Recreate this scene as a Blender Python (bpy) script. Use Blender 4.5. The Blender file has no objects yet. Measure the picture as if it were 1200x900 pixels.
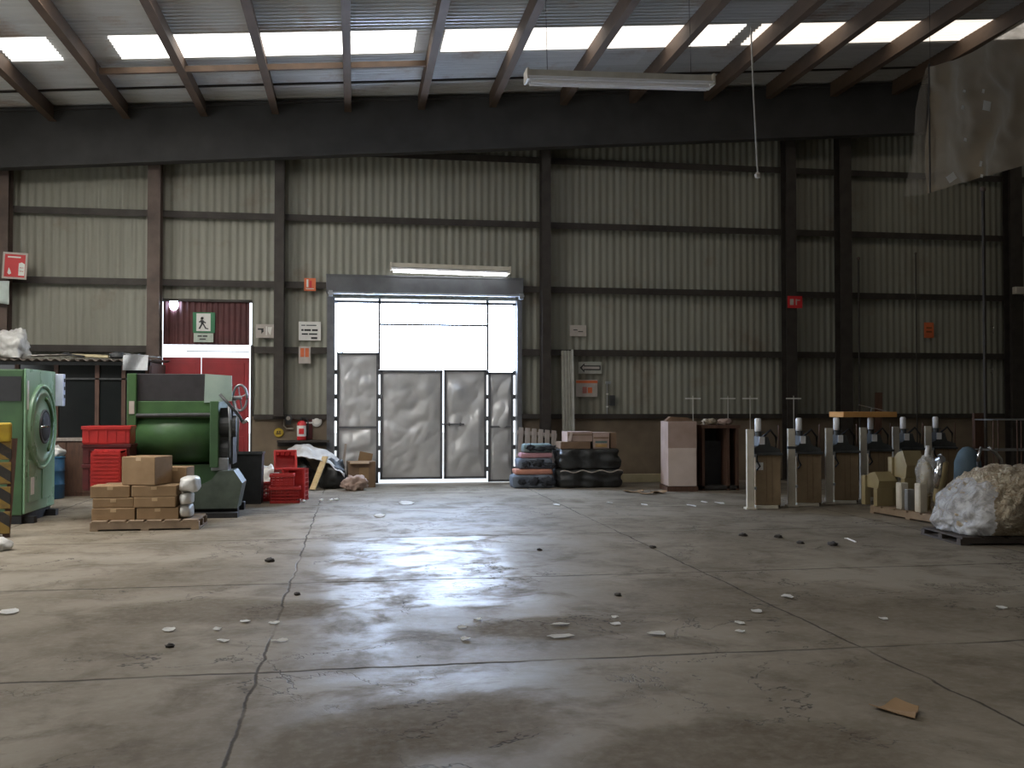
import bpy, bmesh, math, random
from mathutils import Vector, Matrix, noise
random.seed(7)
PI = math.pi
S = bpy.context.scene
COL = S.collection

# ------------------------------------------------------------------ camera, world, light, exposure
F = 1150.0                                   # focal length in pixels of the 1200 wide frame
YAW, PITCH, EYE = math.radians(9.14), math.radians(1.295), 1.6
cam = bpy.data.cameras.new('camera'); cam.sensor_width = 36; cam.lens = 36 * F / 1200
cam.clip_end = 300
camo = bpy.data.objects.new('camera', cam); COL.objects.link(camo)
camo.location = (0, 0, EYE); camo.rotation_euler = (PI / 2 + PITCH, 0, -YAW)
S.camera = camo
S.view_settings.view_transform = 'Standard'; S.view_settings.look = 'None'
S.view_settings.gamma = 1; S.view_settings.use_curve_mapping = False
S.view_settings.exposure = 0.0
S.cycles.max_bounces = 8; S.cycles.diffuse_bounces = 5; S.cycles.glossy_bounces = 4
S.cycles.transparent_max_bounces = 12
S.cycles.sample_clamp_indirect = 6
S.cycles.use_denoising = True

world = bpy.data.worlds.new('sky'); S.world = world; world.use_nodes = True
wn = world.node_tree.nodes['Background']
wn.inputs[0].default_value = (0.86, 0.93, 1.0, 1); wn.inputs[1].default_value = 2.0

SKY_NEAR_WALL = 2.7      # radiance of the roof lights
FILL_LEFT = 13.0          # unseen glowing strip added to brighten the left side
SKY_ROOF = 2.3
DOOR_PANES = 42.0
def area(name, loc, rot, sx, sy, power, color):
    l = bpy.data.lights.new(name, 'AREA'); l.shape = 'RECTANGLE'; l.size = sx; l.size_y = sy
    l.energy = power; l.color = color
    o = bpy.data.objects.new(name, l); COL.objects.link(o); o.location = loc; o.rotation_euler = rot
    return o
# added fill light outside an unseen opening in the left wall
area('unseen_left_fill', (-9.6, 10.2, 2.6), (0, -PI / 2, 0), 4.6, 6.6, 100, (1.0, 0.97, 0.9))

# ------------------------------------------------------------------ helpers
def ray(px, py):
    u = (px - 600) / F; v = (450 - py) / F
    f2 = math.cos(PITCH) - v * math.sin(PITCH); up = math.sin(PITCH) + v * math.cos(PITCH)
    return Vector((u * math.cos(YAW) + f2 * math.sin(YAW), -u * math.sin(YAW) + f2 * math.cos(YAW), up))
def gp(px, py):
    d = ray(px, py); t = -EYE / d.z
    return d.x * t, d.y * t
def wp(px, py, Y):
    d = ray(px, py); t = Y / d.y
    return d.x * t, EYE + d.z * t
ROOF0, ROOFK = 7.75, 0.08
def roof_z(x): return ROOF0 + ROOFK * x
def rp(px, py):                              # point of the roof plane
    d = ray(px, py); t = (ROOF0 - EYE) / (d.z - ROOFK * d.x)
    return d.x * t, d.y * t

class MB:
    def __init__(s): s.bm = bmesh.new()
    def box(s, c, d, rot=None, bevel=0.0):
        m = Matrix.Translation(c)
        if rot is not None: m = m @ (rot if isinstance(rot, Matrix) else Matrix.Rotation(rot, 4, 'Z'))
        m = m @ Matrix.Diagonal((d[0], d[1], d[2], 1))
        r = bmesh.ops.create_cube(s.bm, size=1, matrix=m)
        if bevel:
            es = {e for v in r['verts'] for e in v.link_edges}
            bmesh.ops.bevel(s.bm, geom=list(es), offset=bevel, segments=2, affect='EDGES', profile=0.5)
        return s
    def bb(s, x0, x1, y0, y1, z0, z1, bevel=0.0):
        return s.box(((x0 + x1) / 2, (y0 + y1) / 2, (z0 + z1) / 2), (abs(x1 - x0), abs(y1 - y0), abs(z1 - z0)), None, bevel)
    def cyl(s, a, b, r0, r1=None, seg=16):
        a, b = Vector(a), Vector(b); d = b - a
        q = Vector((0, 0, 1)).rotation_difference(d.normalized()).to_matrix().to_4x4()
        bmesh.ops.create_cone(s.bm, cap_ends=True, segments=seg, radius1=r0, radius2=r0 if r1 is None else r1,
                              depth=d.length, matrix=Matrix.Translation((a + b) / 2) @ q)
        return s
    def tube(s, pts, r, seg=8, closed=False):
        pts = [Vector(p) for p in pts]; n = len(pts); rings = []
        up = Vector((0, 0, 1))
        for i, p in enumerate(pts):
            if closed: t = pts[(i + 1) % n] - pts[i - 1]
            else: t = pts[min(i + 1, n - 1)] - pts[max(i - 1, 0)]
            t.normalize()
            a = t.cross(up)
            if a.length < 1e-3: a = t.cross(Vector((1, 0, 0)))
            a.normalize(); b = a.cross(t)
            rr = r[i] if isinstance(r, (list, tuple)) else r
            rings.append([s.bm.verts.new(p + rr * (math.cos(2 * PI * k / seg) * a + math.sin(2 * PI * k / seg) * b)) for k in range(seg)])
        for i in range(n if closed else n - 1):
            A, B = rings[i], rings[(i + 1) % n]
            for k in range(seg): s.bm.faces.new((A[k], A[(k + 1) % seg], B[(k + 1) % seg], B[k]))
        if not closed:
            s.bm.faces.new(rings[0]); s.bm.faces.new(rings[-1][::-1])
        return s
    def lathe(s, prof, seg=32, M=None):
        M = M or Matrix.Identity(4); rings = []
        for r, z in prof:
            if r < 1e-5: rings.append([s.bm.verts.new(M @ Vector((0, 0, z)))])
            else: rings.append([s.bm.verts.new(M @ Vector((r * math.cos(2 * PI * k / seg), r * math.sin(2 * PI * k / seg), z))) for k in range(seg)])
        for A, B in zip(rings, rings[1:]):
            if len(A) == 1 and len(B) == 1: continue
            for k in range(seg):
                if len(A) == 1: s.bm.faces.new((A[0], B[(k + 1) % seg], B[k]))
                elif len(B) == 1: s.bm.faces.new((A[k], A[(k + 1) % seg], B[0]))
                else: s.bm.faces.new((A[k], A[(k + 1) % seg], B[(k + 1) % seg], B[k]))
        return s
    def prism(s, poly, y0, y1, M=None):      # outline in x-z, extruded along y
        M = M or Matrix.Identity(4)
        A = [s.bm.verts.new(M @ Vector((x, y0, z))) for x, z in poly]
        B = [s.bm.verts.new(M @ Vector((x, y1, z))) for x, z in poly]
        n = len(poly)
        s.bm.faces.new(A); s.bm.faces.new(B[::-1])
        for k in range(n): s.bm.faces.new((A[k], B[k], B[(k + 1) % n], A[(k + 1) % n]))
        return s
    def grid(s, fn, nu, nv, thick=0.0):
        V = [[s.bm.verts.new(fn(i / nu, j / nv)) for j in range(nv + 1)] for i in range(nu + 1)]
        fs = [s.bm.faces.new((V[i][j], V[i + 1][j], V[i + 1][j + 1], V[i][j + 1])) for i in range(nu) for j in range(nv)]
        if thick:
            s.bm.normal_update(); bmesh.ops.solidify(s.bm, geom=fs, thickness=thick)
        return s
    def blob(s, c, r, amp=0.15, freq=2.0, seed=0.0, sub=4, floor=None, power=1.0):
        res = bmesh.ops.create_icosphere(s.bm, subdivisions=sub, radius=1)
        for v in res['verts']:
            n = v.co.normalized()
            if power != 1.0:
                n = Vector([math.copysign(abs(k) ** power, k) for k in n])
            q = n * freq + Vector((seed, seed * 1.7, -seed))
            d = 1 + amp * noise.noise(q) + amp * 0.5 * noise.noise(q * 2.3) + amp * 0.25 * noise.noise(q * 5.1)
            p = Vector((n.x * r[0], n.y * r[1], n.z * r[2])) * d + Vector(c)
            if floor is not None and p.z < floor: p.z = floor + 0.001 * (p.z - floor)
            v.co = p
        return s
    def build(s, name, mat, parent=None, loc=None, rot=None, smooth=False, fix=True):
        if fix: bmesh.ops.recalc_face_normals(s.bm, faces=s.bm.faces)
        me = bpy.data.meshes.new(name); s.bm.to_mesh(me); s.bm.free()
        if smooth:
            for p in me.polygons: p.use_smooth = True
        me.materials.append(mat)
        o = bpy.data.objects.new(name, me); COL.objects.link(o)
        if parent: o.parent = parent
        if loc is not None: o.location = loc
        if rot is not None: o.rotation_euler = rot if isinstance(rot, (tuple, list)) else (0, 0, rot)
        return o

def tag(o, label, cat, group=None, kind=None):
    o['label'] = label; o['category'] = cat
    if group: o['group'] = group
    if kind: o['kind'] = kind
    return o
def thing(name, label, cat, loc=(0, 0, 0), rz=0, group=None):
    o = bpy.data.objects.new(name, None); COL.objects.link(o); o.empty_display_size = 0.1
    o.location = loc; o.rotation_euler = rz if isinstance(rz, (tuple, list)) else (0, 0, rz)
    return tag(o, label, cat, group)
def struct(o):
    o['kind'] = 'structure'; return o
def dup(root, loc, rz, label):
    r = root.copy(); COL.objects.link(r); r.location = loc
    r.rotation_euler = rz if isinstance(rz, (tuple, list)) else (0, 0, rz); r['label'] = label
    for ch in list(root.children):
        c = ch.copy(); COL.objects.link(c); c.parent = r
        for g in list(ch.children):
            d = g.copy(); COL.objects.link(d); d.parent = c
    return r

# ------------------------------------------------------------------ materials
def base_mat(name):
    m = bpy.data.materials.new(name); m.use_nodes = True
    nt = m.node_tree; return m, nt, nt.nodes['Principled BSDF']
def mixc(nt, fac, a, b):
    n = nt.nodes.new('ShaderNodeMix'); n.data_type = 'RGBA'
    for sock, v in ((n.inputs[0], fac), (n.inputs[6], a), (n.inputs[7], b)):
        if hasattr(v, 'is_linked') or isinstance(v, bpy.types.NodeSocket): nt.links.new(v, sock)
        elif isinstance(v, (int, float)): sock.default_value = v
        else: sock.default_value = (*v, 1)
    return n.outputs[2]
def math_n(nt, op, a, b=None, c=None, clamp=False):
    n = nt.nodes.new('ShaderNodeMath'); n.operation = op; n.use_clamp = clamp
    for i, v in enumerate((a, b, c)):
        if v is None: continue
        if isinstance(v, bpy.types.NodeSocket): nt.links.new(v, n.inputs[i])
        else: n.inputs[i].default_value = v
    return n.outputs[0]
def noise_n(nt, vec, scale, detail=4, rough=0.55, dist=0.0):
    n = nt.nodes.new('ShaderNodeTexNoise'); n.inputs['Scale'].default_value = scale
    n.inputs['Detail'].default_value = detail; n.inputs['Roughness'].default_value = rough
    n.inputs['Distortion'].default_value = dist
    if vec is not None: nt.links.new(vec, n.inputs['Vector'])
    return n.outputs['Fac']
def ramp(nt, v, lo, hi, clamp=True):
    n = nt.nodes.new('ShaderNodeMapRange'); n.inputs[1].default_value = lo; n.inputs[2].default_value = hi
    n.clamp = clamp; nt.links.new(v, n.inputs[0]); return n.outputs[0]
def coords(nt, kind='Object', scale=(1, 1, 1)):
    if kind == 'World': out = nt.nodes.new('ShaderNodeNewGeometry').outputs['Position']
    else: out = nt.nodes.new('ShaderNodeTexCoord').outputs[kind]
    if scale != (1, 1, 1):
        m = nt.nodes.new('ShaderNodeMapping'); m.inputs['Scale'].default_value = scale
        nt.links.new(out, m.inputs['Vector']); out = m.outputs[0]
    return out
def bump(nt, bs, h, strength=0.3, dist=0.01):
    b = nt.nodes.new('ShaderNodeBump'); b.inputs['Strength'].default_value = strength; b.inputs['Distance'].default_value = dist
    nt.links.new(h, b.inputs['Height']); nt.links.new(b.outputs[0], bs.inputs['Normal'])
def M(name, col, col2=None, rough=0.6, metal=0.0, scale=6.0, stretch=(1, 1, 1), bmp=0.0, bscale=None, lo=0.35, hi=0.7, kind='Object', spec=0.5):
    m, nt, b = base_mat(name)
    c = coords(nt, kind, stretch)
    f = noise_n(nt, c, scale, 5)
    if col2 is None: col2 = tuple(k * 0.72 for k in col)
    nt.links.new(mixc(nt, ramp(nt, f, lo, hi), col, col2), b.inputs['Base Color'])
    nt.links.new(math_n(nt, 'ADD', ramp(nt, f, 0.2, 0.8), 0, clamp=True), b.inputs['Roughness'])
    r = nt.nodes.new('ShaderNodeMapRange'); r.inputs[3].default_value = max(0.03, rough - 0.08); r.inputs[4].default_value = min(1, rough + 0.1)
    nt.links.new(f, r.inputs[0]); nt.links.new(r.outputs[0], b.inputs['Roughness'])
    b.inputs['Metallic'].default_value = metal
    b.inputs['Specular IOR Level'].default_value = spec
    if bmp: bump(nt, b, noise_n(nt, c, bscale or scale * 3, 4), bmp)
    return m
def emit(name, col, strength):
    m, nt, b = base_mat(name)
    b.inputs['Base Color'].default_value = (0.8, 0.8, 0.8, 1); b.inputs['Roughness'].default_value = 0.4
    c = coords(nt, 'World'); f = noise_n(nt, c, 1.3, 3)
    nt.links.new(mixc(nt, ramp(nt, f, 0.3, 0.7), col, tuple(k * 0.88 for k in col)), b.inputs['Emission Color'])
    b.inputs['Emission Strength'].default_value = strength
    return m
def striped(name, a, b_, per, ang, rough=0.5):
    m, nt, b = base_mat(name)
    c = coords(nt, 'Object'); sx = nt.nodes.new('ShaderNodeSeparateXYZ'); nt.links.new(c, sx.inputs[0])
    v = math_n(nt, 'ADD', math_n(nt, 'MULTIPLY', sx.outputs[1], math.cos(ang)), math_n(nt, 'MULTIPLY', sx.outputs[2], math.sin(ang)))
    v = math_n(nt, 'ADD', v, math_n(nt, 'MULTIPLY', sx.outputs[0], math.cos(ang)))
    f = math_n(nt, 'GREATER_THAN', math_n(nt, 'FRACT', math_n(nt, 'DIVIDE', v, per)), 0.5)
    d = noise_n(nt, c, 9, 4)
    base = mixc(nt, f, a, b_)
    nt.links.new(mixc(nt, ramp(nt, d, 0.5, 0.8), base, (0.08, 0.055, 0.035)), b.inputs['Base Color'])
    b.inputs['Roughness'].default_value = rough
    return m

def floor_mat():
    m, nt, b = base_mat('stained_concrete')
    P = coords(nt, 'World'); sp = nt.nodes.new('ShaderNodeSeparateXYZ'); nt.links.new(P, sp.inputs[0])
    X, Y = sp.outputs[0], sp.outputs[1]
    big = noise_n(nt, P, 0.42, 5, 0.6, 0.6); mid = noise_n(nt, P, 1.7, 6, 0.65, 0.5); fine = noise_n(nt, P, 14, 5, 0.7)
    c = mixc(nt, ramp(nt, big, 0.38, 0.62), (0.275, 0.24, 0.19), (0.165, 0.138, 0.10))
    c = mixc(nt, math_n(nt, 'MULTIPLY', ramp(nt, mid, 0.48, 0.66), 0.7), c, (0.10, 0.078, 0.052))
    # broad oil stains of their own shape in front of the door lane
    st = math_n(nt, 'ADD', math_n(nt, 'MULTIPLY', noise_n(nt, P, 1.1, 6, 0.7), 1.0), 0.0)
    def stain(cx, cy, rx, ry):
        a = math_n(nt, 'POWER', math_n(nt, 'DIVIDE', math_n(nt, 'SUBTRACT', X, cx), rx), 2); e = math_n(nt, 'POWER', math_n(nt, 'DIVIDE', math_n(nt, 'SUBTRACT', Y, cy), ry), 2)
        return math_n(nt, 'SUBTRACT', 1.0, ramp(nt, math_n(nt, 'ADD', math_n(nt, 'ADD', a, e), math_n(nt, 'MULTIPLY', math_n(nt, 'SUBTRACT', st, 0.5), 2.6)), 0.6, 1.3))
    oil = math_n(nt, 'MAXIMUM', math_n(nt, 'MAXIMUM', stain(0.55, 5.0, 0.55, 0.5), stain(1.5, 7.0, 0.7, 0.35)), math_n(nt, 'MAXIMUM', stain(1.9, 4.3, 0.9, 0.5), math_n(nt, 'MAXIMUM', stain(-0.1, 4.6, 0.35, 0.5), stain(-1.1, 8.0, 0.9, 0.5))))
    c = mixc(nt, math_n(nt, 'MULTIPLY', oil, 0.6), c, (0.10, 0.078, 0.05))
    c = mixc(nt, math_n(nt, 'MULTIPLY', ramp(nt, fine, 0.45, 0.75), 0.3), c, (0.33, 0.31, 0.27))
    # slab joints
    wob = math_n(nt, 'MULTIPLY', math_n(nt, 'SUBTRACT', noise_n(nt, P, 2.2, 4), 0.5), 0.09)
    def joint(v, off, per):
        t = math_n(nt, 'FRACT', math_n(nt, 'DIVIDE', math_n(nt, 'ADD', math_n(nt, 'ADD', v, wob), off), per))
        d = math_n(nt, 'MULTIPLY', math_n(nt, 'SUBTRACT', 0.5, math_n(nt, 'ABSOLUTE', math_n(nt, 'SUBTRACT', t, 0.5))), per)
        return d
    dx = joint(X, 0.56 + 3.89 * 10, 3.89); dy = joint(Y, -0.1 + 30, 3.0)
    d = math_n(nt, 'MINIMUM', math_n(nt, 'MULTIPLY', dx, 1.7), dy)
    jl = math_n(nt, 'SUBTRACT', 1.0, ramp(nt, d, 0.008, 0.022))
    jl = math_n(nt, 'MULTIPLY', jl, ramp(nt, noise_n(nt, P, 1.1, 3), 0.3, 0.5))
    c = mixc(nt, math_n(nt, 'MULTIPLY', jl, 0.8), c, (0.035, 0.03, 0.026))
    # wandering cracks
    ck = math_n(nt, 'ABSOLUTE', math_n(nt, 'SUBTRACT', noise_n(nt, P, 0.75, 6, 0.62, 0.4), 0.5))
    ck = math_n(nt, 'MULTIPLY', math_n(nt, 'SUBTRACT', 1.0, ramp(nt, ck, 0.001, 0.005)), ramp(nt, noise_n(nt, P, 0.6, 2), 0.46, 0.58))
    c = mixc(nt, math_n(nt, 'MULTIPLY', ck, 0.85), c, (0.04, 0.034, 0.03))
    nt.links.new(c, b.inputs['Base Color'])
    # worn, polished slabs in the traffic lane before the big door
    wx = math_n(nt, 'ADD', X, math_n(nt, 'MULTIPLY', math_n(nt, 'SUBTRACT', noise_n(nt, P, 1.6, 5, 0.7), 0.5), 0.5))
    wy = math_n(nt, 'ADD', Y, math_n(nt, 'MULTIPLY', math_n(nt, 'SUBTRACT', noise_n(nt, P, 1.3, 5, 0.7), 0.5), 0.7))
    def span(v, a0, a1, e): return math_n(nt, 'MULTIPLY', ramp(nt, v, a0 - e, a0 + e), math_n(nt, 'SUBTRACT', 1.0, ramp(nt, v, a1 - e, a1 + e)))
    p1 = math_n(nt, 'MULTIPLY', span(wx, -0.3, 1.6, 0.1), span(wy, 7.7, 12.2, 0.3))
    p2 = math_n(nt, 'MULTIPLY', span(wx, -0.7, 2.4, 0.5), span(wy, 4.6, 17.0, 0.8))
    far = ramp(nt, wy, 8.6, 9.8)
    p3 = math_n(nt, 'MULTIPLY', math_n(nt, 'MULTIPLY', span(wx, -0.4, 1.5, 0.25), span(Y, 5.2, 6.12, 0.12)), 0.75)
    p4 = math_n(nt, 'MULTIPLY', math_n(nt, 'MULTIPLY', span(wx, -0.3, 0.35, 0.15), span(wy, 6.1, 8.2, 0.2)), 0.8)
    streak = noise_n(nt, coords(nt, 'World', (2.2, 6.0, 1)), 1.6, 6, 0.7, 0.6)
    pol = math_n(nt, 'MAXIMUM', math_n(nt, 'MAXIMUM', p1, math_n(nt, 'MAXIMUM', p3, p4)), math_n(nt, 'MULTIPLY', p2, 0.35))
    pol = math_n(nt, 'MULTIPLY', pol, math_n(nt, 'SUBTRACT', 1.0, math_n(nt, 'MULTIPLY', ramp(nt, streak, 0.5, 0.64), 0.6)))
    pol = math_n(nt, 'MULTIPLY', pol, math_n(nt, 'SUBTRACT', 1.0, math_n(nt, 'MULTIPLY', ramp(nt, mid, 0.48, 0.62), 0.85)))
    pol = math_n(nt, 'MULTIPLY', pol, math_n(nt, 'SUBTRACT', 1.0, math_n(nt, 'MULTIPLY', oil, 0.9)))
    r = math_n(nt, 'ADD', math_n(nt, 'MULTIPLY', ramp(nt, mid, 0.3, 0.7), 0.14), 0.56)
    r = math_n(nt, 'ADD', math_n(nt, 'ADD', r, math_n(nt, 'MULTIPLY', oil, 0.15)), math_n(nt, 'MULTIPLY', jl, 0.2), clamp=True)
    r = math_n(nt, 'SUBTRACT', r, math_n(nt, 'MULTIPLY', pol, math_n(nt, 'SUBTRACT', 0.222, math_n(nt, 'MULTIPLY', far, 0.02))))
    nt.links.new(r, b.inputs['Roughness'])
    nt.links.new(math_n(nt, 'ADD', math_n(nt, 'MULTIPLY', math_n(nt, 'MULTIPLY', pol, math_n(nt, 'ADD', math_n(nt, 'MULTIPLY', far, 0.12), 0.10)), 1.0), 0.10), b.inputs['Specular IOR Level'])
    h = math_n(nt, 'SUBTRACT', math_n(nt, 'ADD', math_n(nt, 'MULTIPLY', fine, 0.25), math_n(nt, 'MULTIPLY', mid, 0.5)), math_n(nt, 'ADD', jl, ck))
    bump(nt, b, h, 0.5, 0.015)
    return m

def sheet_mat(name, a, b_, rust, per=0.9, axis=0, rough=0.5, rust_lo=0.58, rust_hi=0.75):
    """painted corrugated sheet: each sheet its own tone, streaks down it and rust"""
    m, nt, b = base_mat(name)
    P = coords(nt, 'World'); sp = nt.nodes.new('ShaderNodeSeparateXYZ'); nt.links.new(P, sp.inputs[0])
    idx = math_n(nt, 'FLOOR', math_n(nt, 'DIVIDE', sp.outputs[axis], per))
    idz = math_n(nt, 'FLOOR', math_n(nt, 'DIVIDE', sp.outputs[2 if axis == 0 else 0], 2.66))
    wn_ = nt.nodes.new('ShaderNodeTexWhiteNoise'); wn_.noise_dimensions = '2D'
    cv = nt.nodes.new('ShaderNodeCombineXYZ'); nt.links.new(idx, cv.inputs[0]); nt.links.new(idz, cv.inputs[1])
    nt.links.new(cv.outputs[0], wn_.inputs['Vector'])
    c = mixc(nt, wn_.outputs['Value'], a, b_)
    st = coords(nt, 'World', (9, 9, 0.5) if axis == 0 else (0.5, 9, 9))
    c = mixc(nt, math_n(nt, 'MULTIPLY', ramp(nt, noise_n(nt, st, 1.0, 4), 0.45, 0.75), 0.35), c, tuple(k * 0.55 for k in a))
    c = mixc(nt, math_n(nt, 'MULTIPLY', ramp(nt, noise_n(nt, P, 0.9, 6, 0.65), rust_lo, rust_hi), 0.6), c, rust)
    nt.links.new(c, b.inputs['Base Color']); b.inputs['Roughness'].default_value = rough
    b.inputs['Metallic'].default_value = 0.1
    return m

FLOOR = floor_mat()
WALL = sheet_mat('painted_corrugated_sheet', (0.30, 0.295, 0.24), (0.25, 0.24, 0.19), (0.17, 0.11, 0.07))
ROOF = sheet_mat('galvanised_roof_sheet', (0.60, 0.60, 0.59), (0.50, 0.50, 0.48), (0.30, 0.17, 0.10), per=0.95, axis=1, rough=0.34, rust_lo=0.56, rust_hi=0.7)
PLASTER = M('tan_rendered_block', (0.215, 0.165, 0.11), (0.12, 0.09, 0.062), 0.85, 0, 1.2, bmp=0.25, bscale=9, kind='World')
STEEL_DARK = M('dark_brown_steel', (0.055, 0.046, 0.038), (0.035, 0.028, 0.023), 0.6, 0.2, 5)
STEEL_BROWN = M('brown_primed_steel', (0.13, 0.09, 0.07), (0.075, 0.052, 0.042), 0.6, 0.1, 3)
BEAM = M('dark_beam', (0.07, 0.068, 0.066), (0.052, 0.05, 0.049), 0.7, 0, 2)  # dark grey with a faint random tone
PURLIN = M('weathered_purlin', (0.125, 0.075, 0.043), (0.06, 0.038, 0.024), 0.7, 0, 2.2, (1, 0.4, 1), 0.2)
DOORSHEET = M('crumpled_sheet_steel', (0.66, 0.66, 0.66), (0.52, 0.52, 0.51), 0.38, 0.25, 1.6, kind='World')
DOORFRAME = M('door_angle_steel', (0.17, 0.175, 0.185), (0.12, 0.12, 0.13), 0.5, 0.3, 6)
REDDOOR = M('red_door_paint', (0.40, 0.035, 0.04), (0.28, 0.03, 0.035), 0.5, 0, 3)
REDDARK = M('dark_red_sheet', (0.13, 0.045, 0.042), (0.085, 0.032, 0.032), 0.55, 0, 3)
SKYPANEL = emit('roof_light_panel', (1.0, 0.97, 0.92), SKY_ROOF)
FILLPANEL_L = emit('added_left_fill_panel', (1.0, 0.97, 0.92), FILL_LEFT)
SKYPANEL_W = [emit('roof_light_panel_by_the_end_wall', (1.0, 0.97, 0.92), SKY_NEAR_WALL), emit('dimmed_roof_light_panel', (1.0, 0.93, 0.84), SKY_NEAR_WALL * 0.55), emit('warm_dimmed_roof_light_panel', (1.0, 0.9, 0.78), SKY_NEAR_WALL * 0.4)]  # panels dimmed and warmed towards the right to keep that wall darker
PANE = emit('daylit_frosted_pane', (0.56, 0.72, 1.0), DOOR_PANES)
TUBE = emit('lit_tube', (0.95, 0.98, 1.0), 5.0)
WHITE = M('white_enamel', (0.86, 0.85, 0.85), (0.76, 0.75, 0.75), 0.4, 0, 5)
CREAM = M('cream_enamel', (0.62, 0.57, 0.47), (0.5, 0.45, 0.36), 0.5, 0, 5)
BLACK = M('black_rubber', (0.022, 0.022, 0.024), (0.014, 0.014, 0.015), 0.55, 0, 8)
DARKGREY = M('dark_grey_paint', (0.06, 0.062, 0.062), (0.035, 0.037, 0.036), 0.5, 0, 8)
GREEN_L = M('light_green_enamel', (0.24, 0.40, 0.25), (0.18, 0.32, 0.19), 0.28, 0, 2)
GREEN_M = M('mid_green_paint', (0.07, 0.15, 0.055), (0.045, 0.10, 0.04), 0.35, 0, 3)
GREEN_D = M('dull_green_paint', (0.055, 0.12, 0.048), (0.038, 0.08, 0.035), 0.45, 0, 3)
GREYGREEN = M('grey_green_casting', (0.10, 0.125, 0.10), (0.055, 0.07, 0.055), 0.5, 0.1, 5)
PALEGREEN = M('pale_green_sheet', (0.34, 0.43, 0.37), (0.26, 0.34, 0.3), 0.5, 0, 3)
CHROME = M('chrome', (0.75, 0.75, 0.76), (0.6, 0.6, 0.62), 0.12, 1.0, 5)
STEELGREY = M('bare_steel', (0.42, 0.43, 0.44), (0.3, 0.31, 0.32), 0.35, 0.6, 6)
GLASS = M('dark_glass', (0.02, 0.022, 0.022), (0.014, 0.015, 0.016), 0.08, 0, 2)
CARD = M('brown_cardboard', (0.31, 0.20, 0.105), (0.24, 0.15, 0.075), 0.8, 0, 4, bmp=0.05)
CARD_D = M('dull_cardboard', (0.22, 0.14, 0.085), (0.16, 0.1, 0.06), 0.8, 0, 4)
CARD_P = M('pinkish_board', (0.42, 0.31, 0.26), (0.33, 0.235, 0.19), 0.8, 0, 3)
CARD_PALE = M('pale_pink_board', (0.62, 0.52, 0.46), (0.55, 0.45, 0.39), 0.8, 0, 3)
TAPE = M('packing_tape', (0.52, 0.37, 0.22), (0.46, 0.32, 0.18), 0.3, 0, 4)
ORANGECARD = M('orange_brown_board', (0.62, 0.32, 0.10), (0.52, 0.25, 0.07), 0.7, 0, 3)
WOOD = M('rough_pallet_wood', (0.32, 0.23, 0.15), (0.2, 0.14, 0.09), 0.8, 0, 4, (1, 6, 1), 0.2)
WOOD_GREY = M('grey_pallet_wood', (0.36, 0.31, 0.27), (0.24, 0.2, 0.17), 0.8, 0, 4, (6, 1, 1), 0.2)
WOOD_BROWN = M('brown_stained_wood', (0.12, 0.06, 0.036), (0.07, 0.035, 0.024), 0.6, 0, 5, (6, 6, 1), 0.1)
PLANK = M('raw_pine_plank', (0.72, 0.56, 0.31), (0.6, 0.44, 0.22), 0.7, 0, 3, (1, 1, 8))
RED = M('red_crate_plastic', (0.55, 0.04, 0.035), (0.42, 0.03, 0.03), 0.4, 0, 5)
RED_D = M('dark_red_plastic', (0.11, 0.016, 0.017), (0.07, 0.011, 0.012), 0.5, 0, 5)
BLUE = M('blue_drum_plastic', (0.022, 0.085, 0.16), (0.015, 0.06, 0.12), 0.4, 0, 5)
BAG = M('white_plastic_bag', (0.66, 0.65, 0.62), (0.5, 0.49, 0.46), 0.35, 0, 7, bmp=0.6, bscale=12)
TARP = M('white_woven_tarp', (0.60, 0.57, 0.52), (0.45, 0.42, 0.38), 0.6, 0, 5, bmp=0.5, bscale=14)
def cloth_mat():
    m, nt, b = base_mat('beige_cloth_scraps')
    c = coords(nt, 'Object'); f = noise_n(nt, c, 4.2, 5, 0.6, 2.2); g = noise_n(nt, c, 9, 5, 0.65, 1.8)
    fold = math_n(nt, 'ABSOLUTE', math_n(nt, 'SUBTRACT', f, 0.5)); fold2 = math_n(nt, 'ABSOLUTE', math_n(nt, 'SUBTRACT', g, 0.5))
    patch = noise_n(nt, c, 5, 2, 0.5, 3.0)
    col = mixc(nt, ramp(nt, patch, 0.4, 0.6), (0.80, 0.71, 0.54), (0.62, 0.50, 0.35))
    col = mixc(nt, math_n(nt, 'SUBTRACT', 1.0, ramp(nt, fold, 0.0, 0.05)), col, (0.42, 0.31, 0.2))  # crease lines darkened in the colour to stand for fold shade
    nt.links.new(col, b.inputs['Base Color']); b.inputs['Roughness'].default_value = 0.85
    bump(nt, b, math_n(nt, 'ADD', ramp(nt, fold, 0, 0.14), math_n(nt, 'MULTIPLY', ramp(nt, fold2, 0, 0.14), 0.4)), 0.9, 0.045)
    return m
CLOTH = cloth_mat()
YELLOW = M('yellow_paint', (0.55, 0.38, 0.035), (0.42, 0.28, 0.03), 0.5, 0, 6)
PALEYELLOW = M('pale_yellow_foam', (0.60, 0.52, 0.33), (0.5, 0.43, 0.26), 0.8, 0, 4)
SIGNRED = M('sign_red', (0.62, 0.03, 0.035), (0.55, 0.028, 0.03), 0.35, 0, 3)
SIGNORANGE = M('sign_orange', (0.72, 0.17, 0.06), (0.6, 0.14, 0.05), 0.4, 0, 3)
SIGNWHITE = M('sign_white', (0.80, 0.79, 0.74), (0.72, 0.70, 0.65), 0.4, 0, 3)
SIGNGREEN = M('sign_green', (0.05, 0.22, 0.1), (0.04, 0.18, 0.08), 0.4, 0, 3)
SIGNINK = M('sign_ink', (0.03, 0.03, 0.03), (0.02, 0.02, 0.02), 0.5, 0, 3)
SIGNPALE = M('faded_sign', (0.5, 0.45, 0.4), (0.42, 0.37, 0.32), 0.5, 0, 8)
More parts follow.
